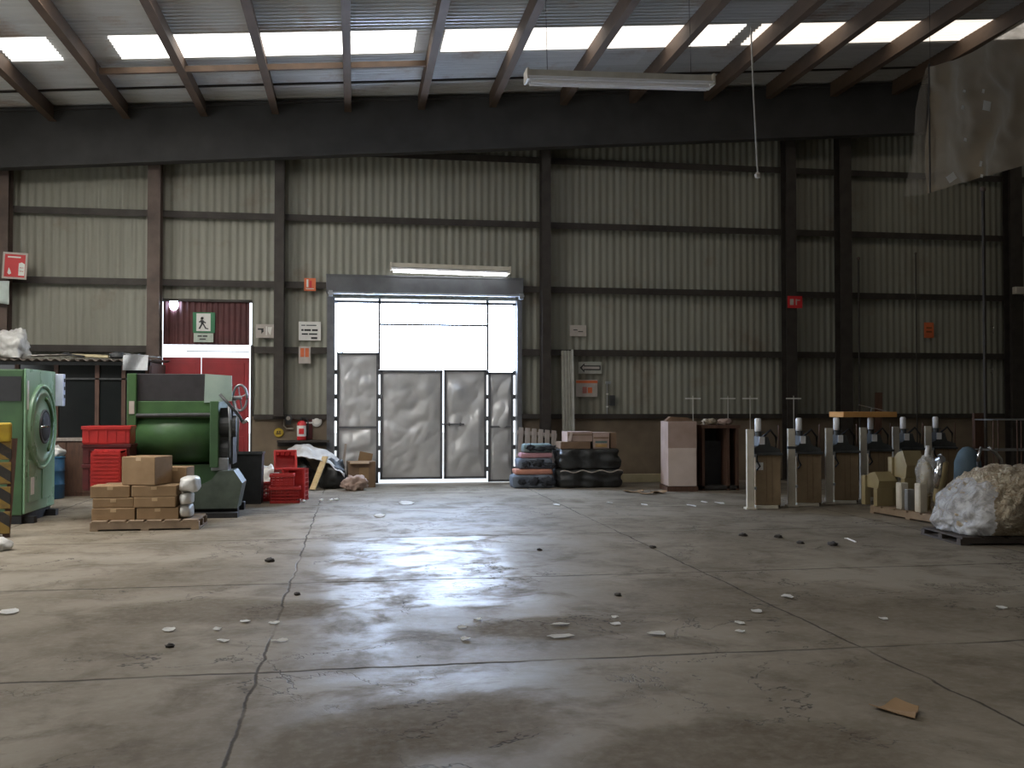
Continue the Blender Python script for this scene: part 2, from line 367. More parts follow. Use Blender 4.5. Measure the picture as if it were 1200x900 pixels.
PINK = M('pink_cloth', (0.50, 0.26, 0.28), (0.4, 0.2, 0.22), 0.85, 0, 6, bmp=0.3)
SALMON = M('salmon_cloth', (0.58, 0.27, 0.19), (0.46, 0.2, 0.14), 0.85, 0, 6, bmp=0.3)
BLUEGREY = M('blue_grey_cloth', (0.17, 0.20, 0.24), (0.11, 0.13, 0.17), 0.85, 0, 6, bmp=0.3)
TEAL = M('grey_teal_cloth', (0.20, 0.26, 0.25), (0.12, 0.17, 0.17), 0.85, 0, 6, bmp=0.3)
BLACKWRAP = M('black_plastic_wrap', (0.032, 0.034, 0.033), (0.02, 0.021, 0.021), 0.4, 0, 6, bmp=0.8, bscale=9)
SLATEBLUE = M('slate_blue_fabric', (0.10, 0.15, 0.18), (0.07, 0.11, 0.14), 0.7, 0, 4)
TANPANEL = M('tan_machine_panel', (0.30, 0.215, 0.125), (0.225, 0.155, 0.085), 0.6, 0, 4)
OCHRE = M('ochre_machine_paint', (0.33, 0.27, 0.14), (0.26, 0.2, 0.1), 0.5, 0, 4)
PAPER_AND_LIGHT = M('paper_and_light_spot', (0.86, 0.85, 0.82), (0.78, 0.77, 0.74), 0.7, 0, 8)  # white paper, also colours the painted light spots
DIRT = M('dark_clod', (0.05, 0.042, 0.036), (0.035, 0.03, 0.025), 0.9, 0, 20)
STRIPE = striped('hazard_stripes', (0.24, 0.15, 0.03), (0.03, 0.026, 0.022), 0.24, math.radians(52))
GROUND = M('sunlit_yard_concrete', (0.6, 0.58, 0.55), (0.5, 0.49, 0.46), 0.9, 0, 1.5, kind='World')

def poly_mat():
    m, nt, b = base_mat('dusty_polythene')
    c = coords(nt, 'Object'); f = noise_n(nt, c, 3.5, 6, 0.65, 0.8)
    col = mixc(nt, ramp(nt, f, 0.3, 0.7), (0.52, 0.42, 0.30), (0.33, 0.265, 0.185))
    nt.links.new(col, b.inputs['Base Color'])
    b.inputs['Roughness'].default_value = 0.35
    bump(nt, b, noise_n(nt, c, 7, 5, 0.7, 1.0), 0.6, 0.04)
    tr = nt.nodes.new('ShaderNodeBsdfTranslucent'); nt.links.new(col, tr.inputs['Color'])
    tp = nt.nodes.new('ShaderNodeBsdfTransparent')
    m1 = nt.nodes.new('ShaderNodeMixShader'); m1.inputs[0].default_value = 0.4
    nt.links.new(b.outputs[0], m1.inputs[1]); nt.links.new(tr.outputs[0], m1.inputs[2])
    m2 = nt.nodes.new('ShaderNodeMixShader')
    nt.links.new(math_n(nt, 'SUBTRACT', 0.42, math_n(nt, 'MULTIPLY', ramp(nt, f, 0.3, 0.75), 0.34)), m2.inputs[0])
    nt.links.new(m1.outputs[0], m2.inputs[1]); nt.links.new(tp.outputs[0], m2.inputs[2])
    nt.links.new(m2.outputs[0], nt.nodes['Material Output'].inputs['Surface'])
    return m
POLY = poly_mat()
FLAP = POLY.copy(); FLAP.name = 'thin_polythene'
for n_ in FLAP.node_tree.nodes:
    if n_.type == 'MATH' and n_.operation == 'SUBTRACT' and abs(n_.inputs[0].default_value - 0.42) < 1e-4: n_.inputs[0].default_value = 0.85
def wrap_mat():
    m, nt, b = base_mat('clear_stretch_wrap')
    c = coords(nt, 'Object'); f = noise_n(nt, c, 6, 5, 0.7, 1.5)
    b.inputs['Base Color'].default_value = (0.66, 0.67, 0.69, 1); b.inputs['Roughness'].default_value = 0.14
    nt.links.new(math_n(nt, 'ADD', math_n(nt, 'MULTIPLY', ramp(nt, f, 0.4, 0.62), 0.4), 0.36), b.inputs['Alpha'])
    bump(nt, b, f, 1.0, 0.03)
    return m
WRAP = wrap_mat()
def clear_mat():
    m, nt, b = base_mat('clear_plastic')
    f = noise_n(nt, coords(nt, 'Object'), 6, 3)
    b.inputs['Base Color'].default_value = (0.72, 0.7, 0.66, 1); b.inputs['Roughness'].default_value = 0.1
    nt.links.new(math_n(nt, 'ADD', math_n(nt, 'MULTIPLY', f, 0.4), 0.15), b.inputs['Alpha'])
    return m
CLEAR = clear_mat()

# ------------------------------------------------------------------ the shell
YW = 20.3
XL, XR, YB = -9.0, 18.5, -8.0
o = MB().grid(lambda u, v: Vector((XL + (XR - XL) * u, YB + (YW + 0.25 - YB) * v, 0)), 4, 4).build('floor', FLOOR); struct(o)
if o.data.polygons[0].normal.z < 0: o.data.flip_normals()
struct(MB().bb(-30, 40, YW + 0.25, 60, -0.2, -0.02).build('ground', GROUND))

def corr(mb, x0, x1, z0, z1f, y, per=0.15, amp=0.009):
    """a run of upright corrugated sheet between x0 and x1, from z0 up to z1f(x)"""
    n = max(2, int((x1 - x0) / per * 6)); prev = None
    for i in range(n + 1):
        x = x0 + (x1 - x0) * i / n
        ph = (x / per) % 1.0
        w = 0.5 + 0.5 * math.sin(2 * PI * ph)
        yy = y - amp * (2 * w - 1)
        a = mb.bm.verts.new((x, yy, z0)); b = mb.bm.verts.new((x, yy, z1f(x)))
        if prev: mb.bm.faces.new((prev[0], a, b, prev[1]))
        prev = (a, b)
DX0, DX1 = wp(391, 450, YW)[0], wp(605, 450, YW)[0]
DTOP = wp(500, 351, YW)[1]
RX0, RX1 = wp(188, 450, YW)[0], wp(295, 450, YW)[0]
RTOP = wp(240, 352, YW)[1]
LEDGE = 1.40
mb = MB()
top = lambda x: roof_z(x)
corr(mb, XL, RX0, LEDGE - 0.05, top, YW)
corr(mb, RX0, RX1, RTOP, top, YW)
corr(mb, RX1, DX0, LEDGE - 0.05, top, YW)
corr(mb, DX0, DX1, DTOP, top, YW)
corr(mb, DX1, XR, LEDGE - 0.05, top, YW)
struct(mb.build('wall_back', WALL, fix=False))
mb = MB()
mb.bb(XL, RX0 - 0.02, YW - 0.07, YW + 0.2, 0, LEDGE)
mb.bb(RX1 + 0.02, DX0 - 0.02, YW - 0.07, YW + 0.2, 0, LEDGE)
mb.bb(DX1 + 0.02, XR, YW - 0.07, YW + 0.2, 0, LEDGE)
struct(mb.build('wall_back_base', PLASTER))
# side walls and the wall behind the viewer; the left one has an opening added for the fill light
mb = MB()
mb.bb(XL - 0.2, XL, YB, 6.9, 0, 7.1); mb.bb(XL - 0.2, XL, 13.5, YW, 0, 7.1); mb.bb(XL - 0.2, XL, 6.9, 13.5, 4.9, 7.1)
struct(mb.build('wall_left', WALL))
struct(MB().bb(XR, XR + 0.2, YB, YW, 0, 9.3).build('wall_right', WALL))
struct(MB().bb(XL, XR, YB - 0.2, YB, 0, 9.3).build('wall_front', WALL))

# roof: corrugated sheets with strips of translucent panels
def roof_band(mb, x0, x1, y0, y1, per=0.13, amp=0.032):
    n = max(2, int((y1 - y0) / per * 6)); prev = None
    for i in range(n + 1):
        y = y0 + (y1 - y0) * i / n; s_ = amp * math.sin(2 * PI * y / per)
        a = mb.bm.verts.new((x0, y, roof_z(x0) + s_)); b = mb.bm.verts.new((x1, y, roof_z(x1) + s_))
        if prev: mb.bm.faces.new((prev[0], prev[1], b, a))
        prev = (a, b)
SK = [(16.12, 17.15)] + [(y, y + 1.0) for y in (6.2, 0.4, -5.0)] + [(11.4, 14.0)]  # short left band is the added fill strip, out of view
pan = [(rp(6, 62)[0], rp(69, 62)[0]), (rp(138, 60)[0], rp(486, 48)[0]), (rp(519, 47)[0], rp(863, 40)[0]), (rp(882, 38)[0], 17.0)]
roofmb = MB(); ys = YB; wid = 0
for k, (y0, y1) in enumerate(sorted(SK)):
    roof_band(roofmb, XL, XR, ys, y0); ys = y1
    pp = pan if y0 > 16 else [(-8.4, -5.4), (-5.0, -2.0)] if y0 > 11 else [(-7.8, -0.6), (0.0, 6.0)]
    xs = XL
    for q, (a, b) in enumerate(pp):
        roof_band(roofmb, xs, a, y0, y1); xs = b
        pm = MB(); roof_band(pm, a, b, y0, y1)
        wid += 1
        struct(pm.build('window_%d' % wid, SKYPANEL_W[max(0, q - 1)] if y0 > 16 else FILLPANEL_L if y0 > 11 else SKYPANEL, fix=False))  # windows with FILLPANEL_L are the added left fill strip
    roof_band(roofmb, xs, XR, y0, y1)
roof_band(roofmb, XL, XR, ys, YW + 0.3)
struct(roofmb.build('ceiling', ROOF, fix=False))

# purlins along the depth of the hall, under the sheets
for px, py in ((-12, 50), (95, 50), (205, 50), (305, 50), (405, 50), (505, 50), (601, 50), (695, 50), (790, 45), (882, 50), (968, 45), (1050, 45), (1128, 45), (1200, 45), (1270, 45)):
    x = rp(px, py)[0]
    z1 = roof_z(x) - 0.022
    mb = MB(); mb.bb(-0.045, 0.045, YB, YW - 0.75, -0.29, 0, 0.004); mb.bb(-0.045, 0.09, YB, YW - 0.75, -0.30, -0.285)
    struct(mb.build('purlin', PURLIN, loc=(x, 0, z1)))
# lateral bracing bar by the roof light, seam of lapped sheets
xa, xb = rp(118, 72)[0], rp(500, 62)[0]
mb = MB(); mb.prism([(xa, roof_z(xa) - 0.24), (xb, roof_z(xb) - 0.24), (xb, roof_z(xb) - 0.14), (xa, roof_z(xa) - 0.14)], 17.22, 17.29)
struct(mb.build('roof_brace', PURLIN))
mb = MB(); mb.prism([(XL, roof_z(XL) - 0.045), (XR, roof_z(XR) - 0.045), (XR, roof_z(XR) - 0.02), (XL, roof_z(XL) - 0.02)], 18.62, 18.68)
struct(mb.build('roof_lap_strip', STEEL_DARK))
# the deep gable beam in front of the end wall
low = lambda x: 6.58 + 0.08 * x
mb = MB()
def slab(x0, x1, y0, y1, dz0, dz1): mb.prism([(x0, low(x0) + dz0), (x1, low(x1) + dz0), (x1, low(x1) + dz1), (x0, low(x0) + dz1)], y0, y1)
slab(XL, XR, 19.62, 19.68, 0.03, 1.1); slab(XL, XR, 19.52, 19.78, 0, 0.035); slab(XL, XR, 19.52, 19.78, 1.06, 1.11)
struct(mb.build('gable_beam', BEAM))
# columns
for px, w, m in ((4, 0.16, STEEL_BROWN), (180, 0.24, STEEL_BROWN), (327, 0.19, STEEL_DARK), (640, 0.19, STEEL_DARK), (927, 0.23, STEEL_DARK), (991, 0.27, STEEL_DARK), (1191, 0.29, STEEL_DARK)):
    yc = 20.02; x = wp(px, 350, yc - 0.1)[0]
    h = (roof_z(x) - 0.08); mb = MB(); zb = 0 if px not in (327,) else LEDGE
    mb.bb(-w / 2, w / 2, -0.14, -0.125, zb, h); mb.bb(-w / 2, w / 2, 0.125, 0.14, zb, h); mb.bb(-0.012, 0.012, -0.125, 0.125, zb, h)
    for z in (0.01,): mb.bb(-w / 2 - 0.05, w / 2 + 0.05, -0.17, 0.17, zb, zb + 0.02)
    struct(mb.build('column', m, loc=(x, yc, 0)))
# girts across the corrugated wall
for z in (1.40, 2.74, 4.06, 5.42, 6.78):
    segs = [(XL, XR)]
    if z < 3.5: segs = [(XL, RX0 - 0.05), (RX1 + 0.05, DX0 - 0.03), (DX1 + 0.03, XR)]
    for a, b in segs:
        t = 0.10 if z > 1.5 else 0.07
        mb = MB(); mb.bb(a, b, -0.09, 0.0, -t / 2, t / 2); mb.bb(a, b, -0.105, -0.09, -t / 2 - 0.03, t / 2)
        struct(mb.build('girt', STEEL_DARK, loc=(0, YW - 0.03, z)))

# ------------------------------------------------------------------ main door (door_1)
d1 = bpy.data.objects.new('door_1', None); COL.objects.link(d1); d1['kind'] = 'structure'; d1.location = (0, YW, 0)
def dxz(px, py): return wp(px, py, YW)
def lights(px0, px1, py0, py1):
    x0, _ = dxz(px0, 400); x1, _ = dxz(px1, 400); xm = (px0 + px1) / 2
    return x0, x1, dxz(xm, py1)[1], dxz(xm, py0)[1]
def crumple(name, x0, x1, z0, z1, seed):
    def fn(u, v):
        x = x0 + (x1 - x0) * u; z = z0 + (z1 - z0) * v
        e = min(1, 6 * min(u, 1 - u), 6 * min(v, 1 - v))
        n = noise.noise(Vector((x * 1.6 + seed, z * 2.3, seed))) * 0.07 + abs(noise.noise(Vector((x * 1.7 + z * 0.8, z * 1.9 - x * 1.0, seed + 5)))) * 0.10 + abs(noise.noise(Vector((x * 3.9 - z * 2, z * 3.1 + x, seed + 9)))) * 0.045
        return Vector((x, -0.01 - e * n, z))
    return MB().grid(fn, 40, 64, 0.004).build(name, DOORSHEET, d1, smooth=True)
G_ = 0.022
leafs = [('side_leaf', 395, 443.8, 413), ('swing_leaf', 445.8, 518.4, 434), ('swing_leaf', 520.4, 569.8, 433), ('side_leaf', 572, 601.2, 436)]
for nm, a, b, ty in leafs:
    x0, x1, zt, _ = lights(a, b, ty, ty); zt = lights(a, b, ty, ty)[2]
    z0 = 0.10 if nm == 'swing_leaf' else 0.03
    lf = crumple(nm, x0 + 0.03, x1 - 0.03, z0 + 0.02, zt - 0.02, a)
    mb = MB()
    mb.bb(x0, x0 + 0.045, -0.05, 0.01, z0, zt); mb.bb(x1 - 0.045, x1, -0.05, 0.01, z0, zt)
    mb.bb(x0, x1, -0.05, 0.01, zt - 0.045, zt); mb.bb(x0, x1, -0.05, 0.01, z0, z0 + 0.045)
    if nm == 'side_leaf': mb.bb(x0, x1, -0.055, 0.0, 1.15, 1.19)
    mb.build('leaf_frame', DOORFRAME, lf)
# frosted upper lights with their bars
for a, b, y0, y1 in ((396, 443, 355, 413), (446, 569.5, 355, 433), (573, 600.5, 355, 436)):
    x0, x1, z0, z1 = lights(a, b, y0, y1)
    MB().bb(x0, x1, 0.0, 0.012, z0, z1).build('upper_pane', PANE, d1)
mb = MB()
for px in (394, 444.7, 571, 602.5):
    x, _ = dxz(px, 400)
    for z in (0.25, 0.7, 1.3, 1.75, 2.25): mb.bb(x - 0.03, x + 0.03, -0.03, 0.02, z, z + 0.09)
for px in (444.7, 571):
    x, _ = dxz(px, 400); mb.bb(x - 0.022, x + 0.022, -0.05, 0.0, 2.35, DTOP)
x0, _ = dxz(446, 400); x1, _ = dxz(570, 400)
zz = dxz(510, 381)[1]; mb.bb(x0, x1, -0.04, 0.0, zz - 0.022, zz + 0.022)
mb.bb(DX0, DX1, -0.05, 0.02, DTOP - 0.10, DTOP - 0.05)
mb.build('mullion_frame', DOORFRAME, d1)
bx, bz = dxz(528, 497)
MB().cyl((bx - 0.2, -0.1, bz), (bx + 0.27, -0.1, bz), 0.015, seg=8).bb(bx - 0.05, bx - 0.02, -0.1, -0.03, bz - 0.03, bz + 0.03).bb(bx + 0.18, bx + 0.21, -0.1, -0.03, bz - 0.03, bz + 0.03).build('door_bolt', DOORFRAME, d1)
# jambs and the lintel box with its sliding-gear rail
mb = MB()
jx0, jx1 = dxz(387, 400)[0], dxz(609, 400)[0]
mb.bb(jx0 - 0.06, DX0 + 0.02, -0.16, 0.1, 0, DTOP); mb.bb(DX1 - 0.005, jx1 + 0.02, -0.16, 0.1, 0, DTOP)
struct(mb.build('trim_1', DOORFRAME, loc=(0, YW, 0)))
zl0, zl1 = dxz(500, 346)[1], dxz(500, 326)[1]
mb = MB(); mb.bb(jx0 - 0.08, jx1 + 0.04, -0.25, -0.03, zl0, zl1, 0.01); mb.bb(jx0 - 0.08, jx1 + 0.04, -0.27, -0.02, zl1 - 0.02, zl1 + 0.01)
struct(mb.build('trim_2', M('blue_grey_lintel', (0.14, 0.145, 0.15), (0.1, 0.1, 0.105), 0.5, 0.1, 3), loc=(0, YW, 0)))
rail = tag(MB().cyl((DX0 - 0.12, 0, 0), (DX1 + 0.12, 0, 0), 0.022, seg=10).bb(DX0 - 0.1, DX0 - 0.02, -0.03, 0.12, -0.06, 0.05).bb(DX1 + 0.02, DX1 + 0.1, -0.03, 0.12, -0.06, 0.05).build('door_rail', STEELGREY, loc=(0, YW - 0.3, dxz(500, 347)[1])), 'thin metal rail tube running under the lintel of the large double door', 'rail')

# ------------------------------------------------------------------ red emergency door (door_2)
d2 = bpy.data.objects.new('door_2', None); COL.objects.link(d2); d2['kind'] = 'structure'; d2.location = (0, YW, 0)
zg0, zg1 = dxz(240, 419)[1], dxz(240, 404)[1]
rx0, rx1 = RX0 + 0.045, RX1 - 0.05
mb = MB(); corr(mb, rx0, rx1, zg1, lambda x: RTOP - 0.03, 0.0, per=0.11, amp=0.014)
# a light-tight sheet but for one hole near its top left corner
hx, hz = dxz(204, 357)
mb.build('transom_sheet', REDDARK, d2, fix=False)
mb = MB(); xm = dxz(236, 430)[0]
mb.bb(rx0, xm - 0.008, -0.03, 0.02, 0.03, zg0, 0.005); mb.bb(xm + 0.008, rx1, -0.03, 0.02, 0.03, zg0, 0.005)
for a, b in ((rx0, xm - 0.008), (xm + 0.008, rx1)):
    for za, zb_ in ((0.15, 1.0), (1.12, 1.9), (2.0, zg0 - 0.1)):
        mb.bb(a + 0.09, b - 0.09, -0.045, -0.028, za, zb_, 0.006)
mb.build('door_leaf', REDDOOR, d2)
zb2 = dxz(260, 412)[1]
MB().bb(rx0 + 0.45, rx1, -0.02, 0.0, zb2 - 0.008, zb2 + 0.008).build('gap_bar', DOORFRAME, d2)
mb = MB(); mb.bb(RX0 - 0.02, RX0 + 0.02, -0.05, 0.06, 0, RTOP - 0.6); mb.bb(RX1 - 0.02, RX1 + 0.03, -0.05, 0.06, 0, zg1); mb.bb(RX0, RX1, -0.05, 0.06, RTOP - 0.03, RTOP + 0.02)
mb.build('door_frame', STEEL_DARK, d2)
hole = MB().lathe([(0, 0), (0.085, 0), (0.085, 0.006), (0, 0.006)], 20, Matrix.Translation((hx, -0.03, hz)) @ Matrix.Diagonal((1, 1, 1.35, 1)) @ Matrix.Rotation(PI / 2, 4, 'X')).build('daylit_hole', PANE, d2)

# ------------------------------------------------------------------ signs
def sign(name, label, px0, py0, px1, py1, Y, mat, marks=(), border=None, group=None, tilt=0.0, cat='sign'):
    xm, ym = (px0 + px1) / 2, (py0 + py1) / 2
    x0, _ = wp(px0, ym, Y); x1, _ = wp(px1, ym, Y); _, z0 = wp(xm, py1, Y); _, z1 = wp(xm, py0, Y)
    w, h = x1 - x0, z1 - z0
    o = MB().bb(-w / 2, w / 2, -0.006, 0.006, -h / 2, h / 2).build(name, mat, loc=((x0 + x1) / 2, Y, (z0 + z1) / 2), rot=(0, tilt, 0))
    tag(o, label, cat, group)
    if border:
        bm_, t = border; mb = MB()
        mb.bb(-w / 2, w / 2, -0.012, -0.005, h / 2 - t, h / 2); mb.bb(-w / 2, w / 2, -0.012, -0.005, -h / 2, -h / 2 + t)
        mb.bb(-w / 2, -w / 2 + t, -0.012, -0.005, -h / 2 + t, h / 2 - t); mb.bb(w / 2 - t, w / 2, -0.012, -0.005, -h / 2 + t, h / 2 - t)
        mb.build('border', bm_, o)
    by = {}
    for nm, m, shp in marks:
        mb = by.setdefault((nm, m.name), (MB(), m))[0]
        if shp[0] == 'p':
            mb.prism([((a - 0.5) * w, (0.5 - b) * h) for a, b in shp[1]], -0.011, -0.005)
        elif shp[0] == 'c':
            _, cx, cy, r = shp
            mb.prism([((cx - 0.5) * w + r * w * math.cos(2 * PI * k / 18), (0.5 - cy) * h + r * w * math.sin(2 * PI * k / 18)) for k in range(18)], -0.011, -0.005)
        else:
            a, b, c, d = shp[1:]
            mb.bb((a - 0.5) * w, (c - 0.5) * w, -0.011, -0.005, (0.5 - d) * h, (0.5 - b) * h)
    for (nm, _), (mb, m) in by.items(): mb.build(nm, m, o)
    return o
R_ = lambda a, b, c, d: ('r', a, b, c, d)
sign('fire_equipment_sign', 'square red sign with pale border and white symbols on the leftmost column', 3, 296, 32, 327, 19.75, SIGNRED,
     [('symbol', SIGNWHITE, R_(.2, .15, .72, .2)), ('symbol', SIGNWHITE, ('p', [(.66, .4), (.78, .36), (.9, .42), (.9, .86), (.66, .86)])), ('symbol', SIGNRED, R_(.7, .55, .86, .58)),
      ('symbol', SIGNRED, R_(.7, .68, .86, .71)), ('symbol', SIGNWHITE, ('p', [(.22, .78), (.26, .58), (.33, .68), (.37, .8), (.28, .84)]))], border=(SIGNPALE, 0.035), tilt=0.05)
def flap(u, v):
    x0, z1 = wp(-8, 329, 19.75); x1, z0 = wp(11, 357, 19.75)
    return Vector((x0 + (x1 - x0) * u, 19.75 - 0.10 * max(0, u - 0.6) * v - 0.015 * math.sin(v * 5), z1 + (z0 - z1) * v * (0.9 + 0.1 * u)))
tag(MB().grid(flap, 8, 8, 0.002).build('paper_notice', M('greenish_white_paper', (0.6, 0.68, 0.64), (0.5, 0.57, 0.53), 0.6), smooth=True), 'pale greenish paper notice with a curled corner below the red square sign', 'notice')
sign('emergency_exit_sign', 'square sign with a black running figure on the dark red sheet over the red door', 226, 366, 252, 390, YW - 0.05, SIGNGREEN,
     [('white_field', SIGNWHITE, R_(.16, .06, .8, .92)), ('figure', SIGNINK, ('c', .42, .3, .07))], None)
es = bpy.data.objects['emergency_exit_sign']
_w, _h = 0.45, 0.41
mb = MB()
def fig(poly): mb.prism([((a - 0.5) * _w, (0.5 - b) * _h) for a, b in poly], -0.014, -0.006)
fig([(.36, .38), (.48, .38), (.5, .6), (.38, .6)]); fig([(.28, .46), (.38, .39), (.4, .45), (.31, .52)]); fig([(.48, .42), (.6, .5), (.57, .55), (.47, .48)])
fig([(.38, .58), (.44, .6), (.34, .82), (.27, .8)]); fig([(.45, .58), (.51, .58), (.6, .76), (.7, .78), (.69, .83), (.56, .81)]); mb.build('running_figure', SIGNINK, es)
sign('exit_caption_sign', 'small pale green caption sign under the running figure sign on the red door', 227, 390.5, 250, 401, YW - 0.05, M('pale_green_sign', (0.55, 0.62, 0.52), None, 0.4),
     [('lettering', SIGNINK, R_(.2, .25, .42, .4)), ('lettering', SIGNINK, R_(.46, .25, .7, .4)), ('lettering', SIGNINK, R_(.3, .6, .62, .72))])
sign('arrow_sign', 'small whitish sign with dark arrow marks, left of the thin column by the door', 300, 380, 321, 396, YW - 0.13, SIGNPALE,
     [('arrow', SIGNINK, R_(.1, .3, .42, .42)), ('arrow', SIGNINK, ('p', [(.3, .3), (.45, .5), (.3, .7)])), ('white_field', SIGNWHITE, R_(.55, .15, .62, .8)), ('white_field', SIGNWHITE, ('p', [(.66, .2), (.9, .2), (.8, .8), (.66, .5)]))])
sign('extinguisher_sign', 'orange red square sign on the girt beside the door lintel', 356.5, 326, 370, 341, YW - 0.16, SIGNORANGE,
     [('symbol', SIGNWHITE, R_(.2, .1, .36, .7)), ('symbol', SIGNRED, R_(.45, .2, .66, .75)), ('caption_line', SIGNWHITE, R_(.15, .8, .85, .86))])
sign('instruction_sign', 'white rectangular sign with four lines of dark lettering left of the double door', 350, 377, 376, 399, YW - 0.045, SIGNWHITE,
     [('lettering', SIGNINK, R_(.12, .17, .3, .22)), ('lettering', SIGNINK, R_(.34, .17, .8, .22)),
      ('lettering', SIGNINK, R_(.12, .40, .22, .5)), ('lettering', SIGNINK, R_(.25, .40, .55, .5)), ('lettering', SIGNINK, R_(.6, .40, .86, .5)),
      ('lettering', SIGNINK, R_(.14, .62, .42, .7)), ('lettering', SIGNINK, R_(.46, .62, .84, .7)), ('lettering', SIGNINK, R_(.56, .82, .84, .92))])
sign('orange_panel_notice', 'small pale notice with two faded orange blocks below the white lettered sign', 350, 406, 364, 426, YW - 0.15, SIGNPALE,
     [('orange_block', SIGNORANGE, R_(.15, .1, .46, .62)), ('orange_block', SIGNORANGE, R_(.54, .1, .85, .62))])
sign('faded_notice', 'small faded pinkish notice high on the wall right of the door', 668, 381, 687, 394, YW - 0.05, SIGNPALE,
     [('lettering', SIGNINK, R_(.2, .4, .45, .48)), ('lettering', SIGNINK, R_(.5, .55, .8, .62))])
sign('direction_sign', 'grey sign with a left pointing outlined arrow beside the leaning sheets', 678, 424, 705, 438, YW - 0.06, M('grey_green_sign', (0.42, 0.42, 0.36), None, 0.5),
     [('arrow', SIGNINK, ('p', [(.05, .5), (.25, .12), (.25, .3), (.95, .3), (.95, .7), (.25, .7), (.25, .9)])),
      ], None)
mb = MB(); ds = bpy.data.objects['direction_sign']
_w = ds.dimensions.x; _h = ds.dimensions.z
mb.prism([((a - 0.5) * _w, (0.5 - b) * _h) for a, b in [(.14, .5), (.22, .3), (.22, .4), (.9, .4), (.9, .6), (.22, .6), (.22, .7)]], -0.014, -0.008); mb.build('arrow_fill', SIGNPALE, ds)
sign('warning_notice', 'pale orange and pink notice under the arrow sign', 675, 445, 700, 465, YW - 0.06, SIGNPALE,
     [('heading_band', SIGNORANGE, R_(0, .05, 1, .2)), ('symbol', M('faded_red', (0.5, 0.18, 0.15), None, 0.5), R_(.3, .42, .5, .8)), ('symbol', SIGNORANGE, R_(.55, .45, .75, .78))])
sign('red_wall_sign', 'small red sign on the dark column right of the hall centre', 923, 347, 940, 361, 19.85, SIGNRED,
     [('symbol', SIGNPALE, R_(.15, .25, .4, .75)), ('symbol', SIGNPALE, R_(.55, .25, .62, .75)), ('symbol', SIGNPALE, R_(.62, .3, .85, .38))])
sign('orange_wall_sign', 'small orange sign on the dark wall at the far right', 1083, 378, 1094, 396, YW - 0.06, SIGNORANGE,
     [('lettering', M('dull_orange_ink', (0.3, 0.09, 0.03), None, 0.5), R_(.2, .3, .8, .4)), ('lettering', bpy.data.materials['dull_orange_ink'], R_(.2, .55, .8, .65))])

# ------------------------------------------------------------------ lamps, hanging cord, polythene
def fluorescent(label, px0, px1, py0, py1, Y, lit):
    x0, z0 = wp(px0, py0, Y); x1, z1 = wp(px1, py1, Y)
    L = math.hypot(x1 - x0, z1 - z0); ang = -math.atan2(z1 - z0, x1 - x0)
    t = thing('fluorescent_fixture', label, 'light fixture', ((x0 + x1) / 2, Y, (z0 + z1) / 2), (0, ang, 0))
    mb = MB(); mb.prism([(-L / 2, -0.03), (L / 2, -0.03), (L / 2, 0.05), (-L / 2, 0.05)], -0.06, 0.06)
    mb.build('housing', CREAM, t)
    mb = MB()
    for s in (-1, 1):
        mb.bb(-L / 2, L / 2, s * 0.13 - 0.006, s * 0.13 + 0.006, -0.075, -0.055); 
    mb.grid(lambda u, v: Vector((-L / 2 + L * u, -0.135 + 0.27 * v, -0.03 - 0.055 * abs(2 * v - 1) ** 1.5)), 2, 10, 0.003)
    mb.build('reflector', WHITE, t)
    for s in (-1, 1):
        tb = MB().cyl((-L / 2 + 0.05, s * 0.06, -0.11), (L / 2 - 0.05, s * 0.06, -0.11), 0.024, seg=12).build('tube', TUBE if lit else WHITE, t)
    for s in (-1, 1):
        MB().bb(s * L / 2 - 0.015, s * L / 2 + 0.015, -0.135, 0.135, -0.1, 0.05).build('end_cap', CREAM, t)
    return t, L
t, L = fluorescent('long unlit fluorescent fixture hanging by thin wires from the roof', 617, 833, 87, 94, 12.8, False)
c = t.location
for s in (-0.39, 0.39):
    x = s * L
    MB().cyl((x, 0, 0.05), (x, 0, roof_z(c.x + x) - c.z - 0.01), 0.004, seg=6).build('hanging_wire', DARKGREY, t)
t, L = fluorescent('glowing fluorescent fixture on the wall above the double door', 458, 597, 311, 316, 19.95, True)
c = t.location
for s in (-0.4, 0.4): MB().bb(s * L - 0.02, s * L + 0.02, 0.0, YW - 19.95 - 0.02, 0.0, 0.04).build('bracket', STEELGREY, t)

xa, za = wp(880, 52, 16.3); xb, zb_ = wp(888, 203, 16.3)
pc = thing('pull_cord', 'thin pale cord with a small weight hanging from the roof', 'cord', (xb, 16.3, zb_))
MB().tube([(xa - xb, 0, roof_z(xa) - zb_), ((xa - xb) * 0.6, 0, (za - zb_) * 0.6), (0, 0, 0)], 0.016, 8).build('cord', M('pale_cord', (0.42, 0.4, 0.36), None, 0.7), pc)
MB().lathe([(0, -0.09), (0.05, -0.08), (0.055, -0.02), (0.02, 0.02), (0, 0.03)], 14).build('weight', SIGNPALE, pc)

